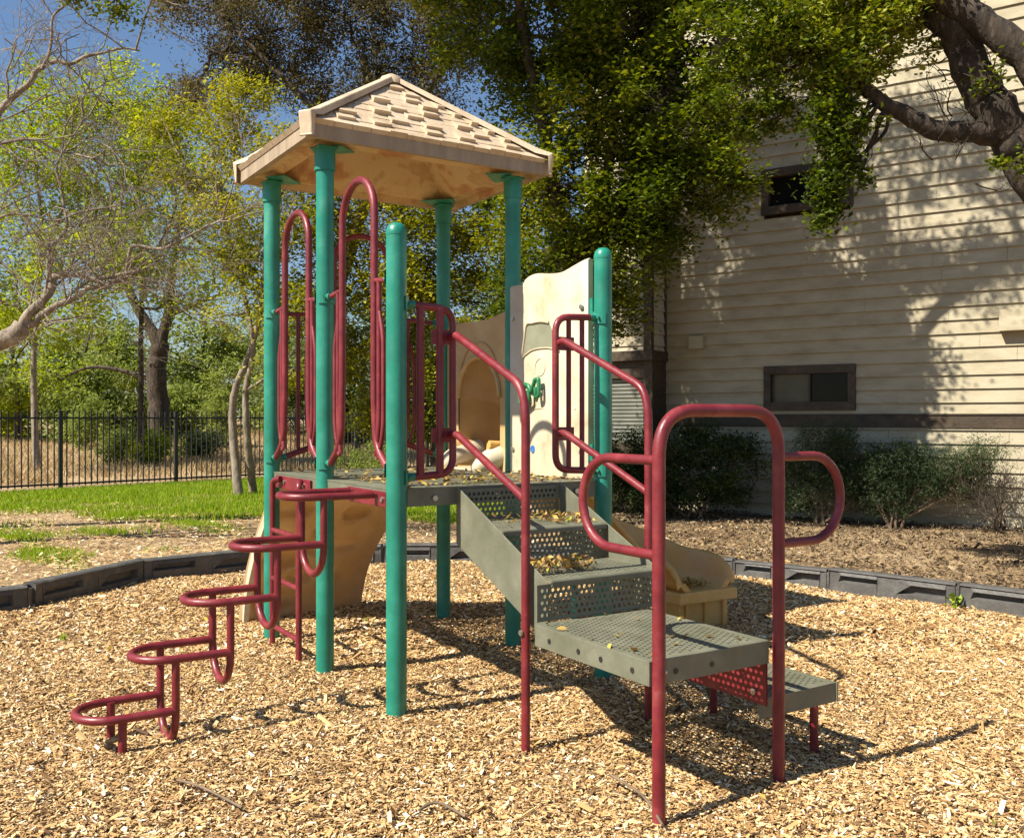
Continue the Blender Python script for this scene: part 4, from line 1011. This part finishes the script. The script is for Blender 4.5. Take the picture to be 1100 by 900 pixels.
# twin trunk tree on the lawn at the left
tb = G(262, 532); t1, t2 = G(256, 533), G(272, 531)
yc = [bl(x, y, Z, r, n) for x, y, Z, r, n in ((240, 290, 15.6, .55, 8), (285, 250, 15.4, .7, 13), (230, 220, 15.8, .7, 13), (290, 180, 15.2, .7, 13), (230, 150, 15.8, .75, 14), (180, 190, 16, .6, 9), (320, 240, 15.2, .5, 9), (275, 320, 15.4, .45, 7), (170, 120, 16, .6, 9), (260, 110, 15.6, .6, 10), (325, 330, 15.2, .5, 9), (330, 150, 15.2, .5, 8), (315, 400, 15.4, .4, 6), (245, 340, 15.6, .35, 4))]
tree('twin_trunk_tree', 'slim tree with two pale leaning trunks growing on the lawn before the fence', 'tree', tb,
     [([t1, P(250, 460, 15.9), P(252, 420, 15.8), P(268, 380, 15.7), P(280, 330, 15.5), P(285, 250, 15.4)], .085, .03), ([t2, P(266, 470, 15.8), P(264, 420, 15.7), P(272, 370, 15.6), P(258, 300, 15.7), P(235, 220, 15.8)], .075, .025),
      ([P(264, 420, 15.7), P(300, 395, 15.5), P(320, 370, 15.4)], .03, .012)],
     [(c_, r_, int(n_ * 1.3)) for c_, r_, n_ in yc], 150, .30, .082, M['leaf_yellow'], M['barklight'], aspect=.45)
o = MB(); c = P(268, 508, 15.75); o.tube([c - Z3 * .12, c + Z3 * .10], .12, 9); o.tube([c + Vector((.1, 0, -.1)), c + Vector((.13, 0, .12))], .08, 8)

# spring green trees beyond the fence, left
def simple_tree(name, label, px, Z, ztop, wpx, n, leaf, lsize, per=120, rc=.5, group=None, base_py=None, seed=0, trunk_r=.2, bark=None, low=.3, fill=None):
    X = (px - CX) / F * Z; zb = gz(X, Z); b = Vector((X, Z, zb)); Wd = wpx / F * Z / 2
    blobs = []
    nb = fill or 12
    for i in range(nb):
        h = low + (1 - low) * (i + .5) / nb; ww = Wd * (.55 + .45 * math.sin(math.pi * min(1, h * .9 + .1)))
        c = Vector((X + U_(-1, 1) * ww * .75, Z + U_(-1, 1) * ww * .5, zb + (ztop - zb) * h)); r = Wd * U_(.32, .52)
        blobs.append((tuple(c), (r, r, r * .75), max(3, int(n / nb))))
    limbs = [([b - Z3 * .1, b + Vector((U_(-.1, .1), 0, (ztop - zb) * .3)), b + Vector((U_(-.3, .3), 0, (ztop - zb) * .62)), b + Vector((U_(-.5, .5), 0, (ztop - zb) * .9))], trunk_r, trunk_r * .25)]
    for k in range(3):
        h = U_(.3, .55); limbs.append(([b + Z3 * (ztop - zb) * h, b + Vector((U_(-1, 1) * Wd * .5, 0, (ztop - zb) * (h + .2))), b + Vector((U_(-1, 1) * Wd * .9, 0, (ztop - zb) * (h + .35)))], trunk_r * .5, trunk_r * .12))
    return tree(name, label, 'tree', b, limbs, blobs, per, rc, lsize, leaf, bark, group, twig=.014, tw=.8)
FG = 'trees beyond the metal fence'
simple_tree('leafy_tree', 'spring green tree with airy crown at the far left beyond the fence', 40, 24, 9.4, 300, 190, M['leaf_lime'], .13, 120, .5, FG, low=.36, trunk_r=.1, bark=M['barklight'])
simple_tree('leafy_tree', 'bright yellow green tree beyond the fence, its crown touching the brown canopy', 150, 26, 10.6, 290, 190, M['leaf_lime'], .13, 120, .5, FG, low=.40, trunk_r=.1)
# dark trunk tree
eb0 = G(168, 494); eb0.z = 0; Ze = eb0.y
tree('dark_trunk_tree', 'old tree with thick dark forked trunk standing in the dry field', 'tree', eb0,
     [([eb0, P(170, 450, Ze), P(168, 400, Ze), P(172, 370, Ze)], .36, .28), ([P(172, 370, Ze), P(150, 335, Ze), P(130, 290, Ze), P(110, 230, Ze)], .22, .06), ([P(172, 370, Ze), P(182, 330, Ze), P(185, 290, Ze), P(200, 210, Ze)], .2, .06),
      ([P(180, 340, Ze), P(215, 325, Ze), P(240, 315, Ze)], .09, .03), ([P(168, 410, Ze), P(130, 398, Ze), P(95, 395, Ze), P(60, 410, Ze)], .09, .03)],
     [bl(x, y, Ze, r, n) for x, y, r, n in ((110, 280, 1.0, 7), (150, 240, 1.2, 9), (200, 250, 1.1, 8), (230, 300, .8, 6), (90, 330, .9, 6), (60, 400, .8, 7), (130, 180, 1.1, 8), (210, 190, 1.1, 8))],
     100, .6, .13, M['leaf_lime'], twig=.014)
# far trees
far = [(20, 38, 6.0, 150, 'leaf_lime', 'low bright green tree at the left edge behind the fence'), (95, 42, 5.4, 110, 'leaf_far', 'soft green bushy tree right of the left edge, behind the fence'), (140, 50, 6.4, 120, 'leaf_fardark', 'shadowy far tree left of the dark forked trunk'),
       (215, 44, 5.8, 110, 'leaf_far', 'grey green far tree right of the dark forked trunk'), (265, 52, 7.0, 120, 'leaf_fardark', 'far grey green tree behind the twin pale trunks'), (320, 40, 6.4, 120, 'leaf_far', 'far green tree seen between the leftmost posts'),
       (390, 36, 5.4, 130, 'leaf_fardark', 'dim green tree seen low through the arch rails'), (60, 60, 8.0, 170, 'leaf_far', 'hazy green tree top far behind the left of the field'), (460, 40, 7.0, 150, 'leaf_fardark', 'far dark tree behind the stair opening'), (560, 36, 7.0, 160, 'leaf_fardark', 'far dark tree hidden behind the cream play panel')]
for i, (px, Z, zt_, wp, lf, lb) in enumerate(far):
    simple_tree('far_tree', lb, px, Z, zt_, wp, 54, M[lf], .24, 85, .75, FG, low=.12, trunk_r=.16, fill=9)
# bushes beyond the fence
def shrub(name, label, base, blobs, per, rc, ls, leaf, stems=6, group=None, aspect=.4, up=.2, bark=None):
    base = Vector(base); lim = []
    for k in range(stems):
        c = blobs[k % len(blobs)][0]; lim.append(([base + Vector((U_(-.12, .12), U_(-.1, .1), -.03)), base.lerp(Vector(c), .5) + Vector((U_(-.1, .1), 0, 0)), Vector(c)], .018, .007))
    r = tree(name, label, 'shrub', base, lim, [(c_, r_, int(n_ * 1.4)) for c_, r_, n_ in blobs], per, rc, ls, leaf, bark or M['twig'], group, aspect, .005, .9, 0, up=up)
    for ch in r.children:
        if ch.name.startswith('trunk'): ch.name = 'stem'
        if ch.name.startswith('crown'): ch.name = 'foliage'
    return r
for px, Z, hh, lf, lb in ((125, 27, 1.2, 'leaf_far', 'grey green bush in the field left of the dark trunk'), (168, 26.5, 1.0, 'leaf_lime', 'low yellow bush at the foot of the dark forked trunk'), (215, 29, 1.1, 'leaf_fardark', 'low bush in the field right of the dark trunk'), (90, 33, 2.2, 'leaf_far', 'wide bush at the back of the dry field'), (240, 34, 2.4, 'leaf_far', 'rounded bush behind the twin pale trunks')):
    c = Vector(((px - CX) / F * Z, Z, gz(0, Z)))
    shrub('field_bush', lb, c, [((c.x + U_(-.35, .35), c.y + U_(-.3, .3), c.z + .75 * hh * f_), (.4, .4, hh * .25), 9) for f_ in (.3, .5, .7, .8)], 60, .3, .13, M[lf], 4, 'bushes in the dry field')
for px, Z, hh, wd_, lf, lb in ((0, 40, 2.6, 2.4, 'leaf_lime', 'bright green thicket at the left edge of the dry field'), (60, 37, 3.0, 2.2, 'leaf_far', 'broad green thicket right of the left edge, back of the dry field'), (110, 44, 4.0, 2.6, 'leaf_lime', 'tall light green thicket left of the dark forked trunk'), (150, 38, 1.7, 1.4, 'leaf_far', 'low green thicket just left of the dark forked trunk'), (195, 40, 1.9, 1.6, 'leaf_far', 'low green thicket just right of the dark forked trunk'), (235, 46, 4.4, 2.8, 'leaf_far', 'tall pale thicket behind the twin pale trunks'), (290, 42, 3.8, 2.8, 'leaf_far', 'green thicket behind the leftmost green post'), (350, 36, 3.2, 2.4, 'leaf_fardark', 'dark thicket seen between the two left posts'), (425, 38, 3.6, 2.6, 'leaf_fardark', 'dark thicket behind the nearest green post'), (500, 36, 3.4, 2.6, 'leaf_far', 'thicket behind the tan slide hood')):
    c = Vector(((px - CX) / F * Z, Z, gz(0, Z)))
    shrub('field_thicket', lb, c, [((c.x + wd_ * U_(-.7, .7), c.y + U_(-.6, .6), c.z + hh * f_), (wd_ * .55, .8, hh * .22), 16) for f_ in (.15, .3, .5, .65, .8, .9)], 75, .42, .19, M[lf], 4, 'thickets at the back of the dry field')
c = Vector(((395 - CX) / F * 19, 19, 0))
shrub('mound_shrub', 'rounded green shrub seen through the arch above the deck edge', c, [((c.x + dx, c.y, dz), (.5, .5, .35), 16) for dx, dz in ((-.4, .35), (.1, .5), (.45, .3), (0, .2))], 80, .16, .06, M['leaf_far'], 4)

# shrubs along the building
def at_wall(px, out):            # point on the ground in front of the wall seen at column px
    k = (px - CX) / F; o_ = W0 + wn * out
    s = (k * o_.y - o_.x) / (wd.x - k * wd.y); return o_ + wd * s
c = at_wall(745, .9); c.z = 0
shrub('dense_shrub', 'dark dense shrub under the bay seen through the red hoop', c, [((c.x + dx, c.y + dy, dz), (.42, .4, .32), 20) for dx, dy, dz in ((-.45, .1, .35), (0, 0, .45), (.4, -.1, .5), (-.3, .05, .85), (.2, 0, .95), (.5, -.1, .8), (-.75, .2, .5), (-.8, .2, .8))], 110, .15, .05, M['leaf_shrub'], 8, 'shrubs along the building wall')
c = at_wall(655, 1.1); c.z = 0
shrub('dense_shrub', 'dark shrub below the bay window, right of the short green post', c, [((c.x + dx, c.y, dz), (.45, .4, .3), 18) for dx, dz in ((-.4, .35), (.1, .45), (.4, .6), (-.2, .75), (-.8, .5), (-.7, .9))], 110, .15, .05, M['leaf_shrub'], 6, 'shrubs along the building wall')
c = at_wall(880, .75); c.z = 0
shrub('juniper_shrub', 'grey green juniper shrub right of the hoop, dead twigs at its base', c, [((c.x + dx, c.y + dy, dz), (.36, .3, .26), 24) for dx, dy, dz in ((-.1, .0, .35), (.3, -.05, .5), (0, 0, .75), (.45, -.1, .85), (.75, -.15, .65), (.1, 0, 1.0), (.6, -.1, .4), (-.3, .1, .6))], 130, .13, .05, M['leaf_juniper'], 9, 'shrubs along the building wall', aspect=.16, up=0)
c = at_wall(955, .6); c.z = 0
shrub('juniper_shrub', 'grey green juniper shrub with sunlit tips in front of the band board', c, [((c.x + dx, c.y + dy, dz), (.34, .3, .22), 20) for dx, dy, dz in ((-.2, .1, .6), (.1, 0, .85), (.5, -.15, .75), (.75, -.25, .55), (.3, -.1, .55), (.0, 0, .35), (.85, -.3, .85))], 130, .13, .05, M['leaf_juniper'], 9, 'shrubs along the building wall', aspect=.16, up=0)
c = at_wall(1075, .5); c.z = 0; bs = empty('bare_shrub', tuple(c)); tag(bs, 'leafless dark branching shrub against the wall at the right edge', 'shrub', 'shrubs along the building wall')
mb = MB()
for k in range(7): ramify(mb, c + Vector((U_(-.05, .05), 0, 0)), Vector((U_(-.8, .5), U_(-.3, .3), .9)), .42, .016, 4, .55, .05)
o = mb.build('branches', M['bark']); o.data.transform(Matrix.Translation(-c)); o.parent = bs

# right hand tree: trunk leaning in from out of frame
rb = Vector((5.6, 6.9, 0))
Zr = 7.2
def rextra(mb):
    for k in range(26):
        p = P(U_(1000, 1110), U_(0, 200), Zr); ramify(mb, p, Vector((U_(-1, 1), U_(-.5, .5), U_(-.2, 1))), .25, .007, 2)
    for px, py, L in ((880, 110, .9), (895, 100, 1.1), (870, 95, 1.0), (910, 120, .8), (860, 110, .8)):
        ramify(mb, P(px, py - 25, Zr), Vector((0.05, 0, -1)), L * .28, .0022, 2, .25, 0, .3, .001)
tree('leaning_oak_tree', 'thick leaning oak limbs reaching in at the upper right before the siding', 'tree', rb,
     [([rb, Vector((5.2, 7.0, 1.4)), P(1190, 300, 7.1), P(1125, 205, 7.15), P(1088, 150, Zr), P(1058, 105, Zr), P(1035, 55, Zr), P(1010, 10, Zr), P(985, -60, Zr)], .25, .10),
      ([P(1088, 150, Zr), P(1050, 142, Zr), P(1005, 140, Zr), P(975, 125, Zr), P(945, 108, Zr), P(915, 80, Zr), P(890, 50, 7.3)], .105, .035),
      ([Vector((5.4, 7.1, 2.2)), P(1180, 160, 6.9), P(1110, 70, 6.9), P(1060, 28, 7.0), P(1000, -10, 7.1), P(930, -50, 7.2)], .17, .07)],
     [bl(800, 100, 7.5, .42, 24), bl(790, 25, 7.5, .5, 28), bl(845, 60, 7.4, .4, 24), bl(945, 15, 7.3, .28, 16), bl(985, -5, 7.3, .25, 12), bl(895, 10, 7.4, .35, 20), bl(1020, 5, 7.3, .2, 6), bl(892, 188, Zr, .09, 5, .14), bl(888, 222, Zr, .05, 3, .1), bl(890, 135, Zr, .12, 6, .16), bl(830, 130, 7.4, .25, 8), bl(870, 30, Zr, .42, 26), bl(925, 40, Zr, .38, 26), bl(970, 10, Zr, .36, 16), bl(840, -20, Zr, .5, 16), bl(920, -40, Zr, .55, 18), bl(1010, -50, Zr, .5, 12), bl(890, 105, Zr, .22, 9, .25), bl(884, 118, Zr, .10, 4, .12), bl(897, 160, Zr, .09, 4, .14), bl(900, 165, Zr, .12, 5, .2), bl(880, 205, Zr, .07, 3, .12), bl(884, 238, Zr, .05, 2, .05), bl(925, 185, Zr, .06, 2, .08), bl(915, 135, Zr, .13, 4, .15), bl(1060, 80, Zr - .2, .15, 2), bl(1092, 175, Zr - .3, .12, 2), bl(910, 80, Zr, .27, 14), bl(1000, 40, Zr, .2, 3),
      ((3.4, 7.2, 6.6), (1.1, 1.0, .5), 7)],
     120, .10, .050, M['leaf_oak'], M['bark_dark'], extra=rextra, aspect=.55, twig=.005, tw=.9)
# bare branching tree entering from the left
lb_ = Vector((-6.6, 9.3, 0)); Zl = 9.6
bt = empty('bare_tree', tuple(lb_)); tag(bt, 'bare pale branching tree entering from the left edge', 'tree')
mb = MB(); spl = []
for pts, r0, r1 in (([lb_, Vector((-6.3, 9.4, 1.0)), P(-70, 400, Zl), P(0, 368, Zl), P(25, 350, Zl)], .19, .13), ([P(25, 350, Zl), P(50, 318, Zl), P(66, 295, Zl), P(95, 300, Zl), P(125, 303, Zl), P(148, 268, Zl), P(190, 262, 9.4), P(240, 235, 9.3)], .08, .012),
                    ([P(25, 350, Zl), P(60, 332, Zl), P(95, 312, Zl), P(118, 298, Zl), P(150, 290, Zl)], .07, .02), ([P(50, 318, Zl), P(52, 280, Zl), P(70, 240, Zl), P(65, 180, Zl), P(90, 120, Zl)], .045, .01),
                    ([P(-70, 400, Zl), P(-120, 250, Zl), P(-40, 160, Zl), P(0, 122, Zl), P(45, 75, Zl), P(90, 62, Zl), P(150, 55, Zl)], .13, .012), ([P(45, 75, Zl), P(60, 20, Zl), P(75, -40, Zl)], .03, .01), ([P(-40, 160, Zl), P(40, 155, Zl), P(100, 175, Zl), P(130, 230, Zl)], .03, .008),
                    ([P(-70, 400, Zl), P(-60, 330, Zl), P(-10, 240, Zl), P(60, 232, Zl), P(150, 215, Zl)], .04, .01)):
    sp = smooth(pts, 6); n = len(sp)
    for i in range(1, n - 1): sp[i] = sp[i] + Vector(rng.normal(size=3)) * .022
    sp = smooth(sp[::2] + ([sp[-1]] if n % 2 == 0 else []), 3); n = len(sp)
    mb.tube(sp, [(r0 + (r1 - r0) * (i / (n - 1)) ** .6) * .72 * (1 + .05 * math.sin(i * 1.3)) for i in range(n)], 10); spl.append(sp)
for sp in spl[1:]:
    for i in range(3, len(sp), 2):
        d_ = (sp[i] - sp[i - 1]).normalized() + Vector(rng.normal(size=3)) * .8
        ramify(mb, sp[i], d_, U_(.35, .8), U_(.006, .013), 4 if rng.random() < .5 else 3, .65, .03, 0, .0018)
o = mb.build('branches', M['barklight']); o.data.transform(Matrix.Translation(-lb_)); o.parent = bt
# small leafy sprays at the very top left
def overhang(mb_): pass
tree('overhanging_oak_tree', 'dark leafy spray hanging in at the top left corner', 'tree', Vector((-11.5, 8.5, 0)),
     [([Vector((-11.5, 8.5, 0)), Vector((-11, 8.8, 4)), Vector((-8, 9.5, 6.5)), P(60, -60, 9.5), P(110, -20, 9)], .25, .02)],
     [bl(90, -10, 9, .25, 6), bl(130, 5, 9, .18, 4), bl(60, -40, 9, .4, 8), bl(150, -40, 9.2, .4, 8)], 100, .13, .05, M['leaf_oak'])

# ------------------------------------------------------------------ small ground things
def weed(px, py, hh, label, n=9):
    c = G(px, py); rt = empty('weed', tuple(c)); tag(rt, label, 'weed', 'small green weeds among the chips')
    C = np.array([(rng.normal() * hh * .28, rng.normal() * hh * .28, U_(.2, 1) * hh) for _ in range(n * 3)]); face_mesh('leaves', leaf_quads(C, hh * .55, .4, .45), 4, M['grass'], rt)
    m2 = MB()
    for k in range(4): m2.tube([(0, 0, -.01), (rng.normal() * hh * .15, rng.normal() * hh * .15, hh * .6)], .0015, 4)
    m2.build('stem', M['grass'], rt)
weed(1026, 656, .10, 'green weed sprouting against the right border timber')
weed(69, 689, .05, 'small green weed among the chips at the far left', 5)
weed(393, 673, .05, 'small green weed behind the front green posts', 5)
weed(640, 760, .04, 'tiny weed in the shade of the stairs', 4)
weed(92, 858, .03, 'tiny weed near the bottom left corner', 4)
for (a, b, c_), lb in ((((655, 845), (690, 870), (712, 900)), 'thin curved twig lying left of the hoop leg'), (((450, 885), (470, 878), (500, 890)), 'pale twig lying at the bottom middle'), (((185, 850), (215, 860), (260, 880)), 'long pale twig lying at the bottom left')):
    m2 = MB(); q = [G(*a) + Z3 * .045, G(*b) + Z3 * .05, G(*c_) + Z3 * .04]; m2.tube(smooth(q, 4), .005, 5)
    tag(m2.build('fallen_twig', M['twig'], loc=tuple(q[0])), lb, 'twig', 'twigs lying on the chips')
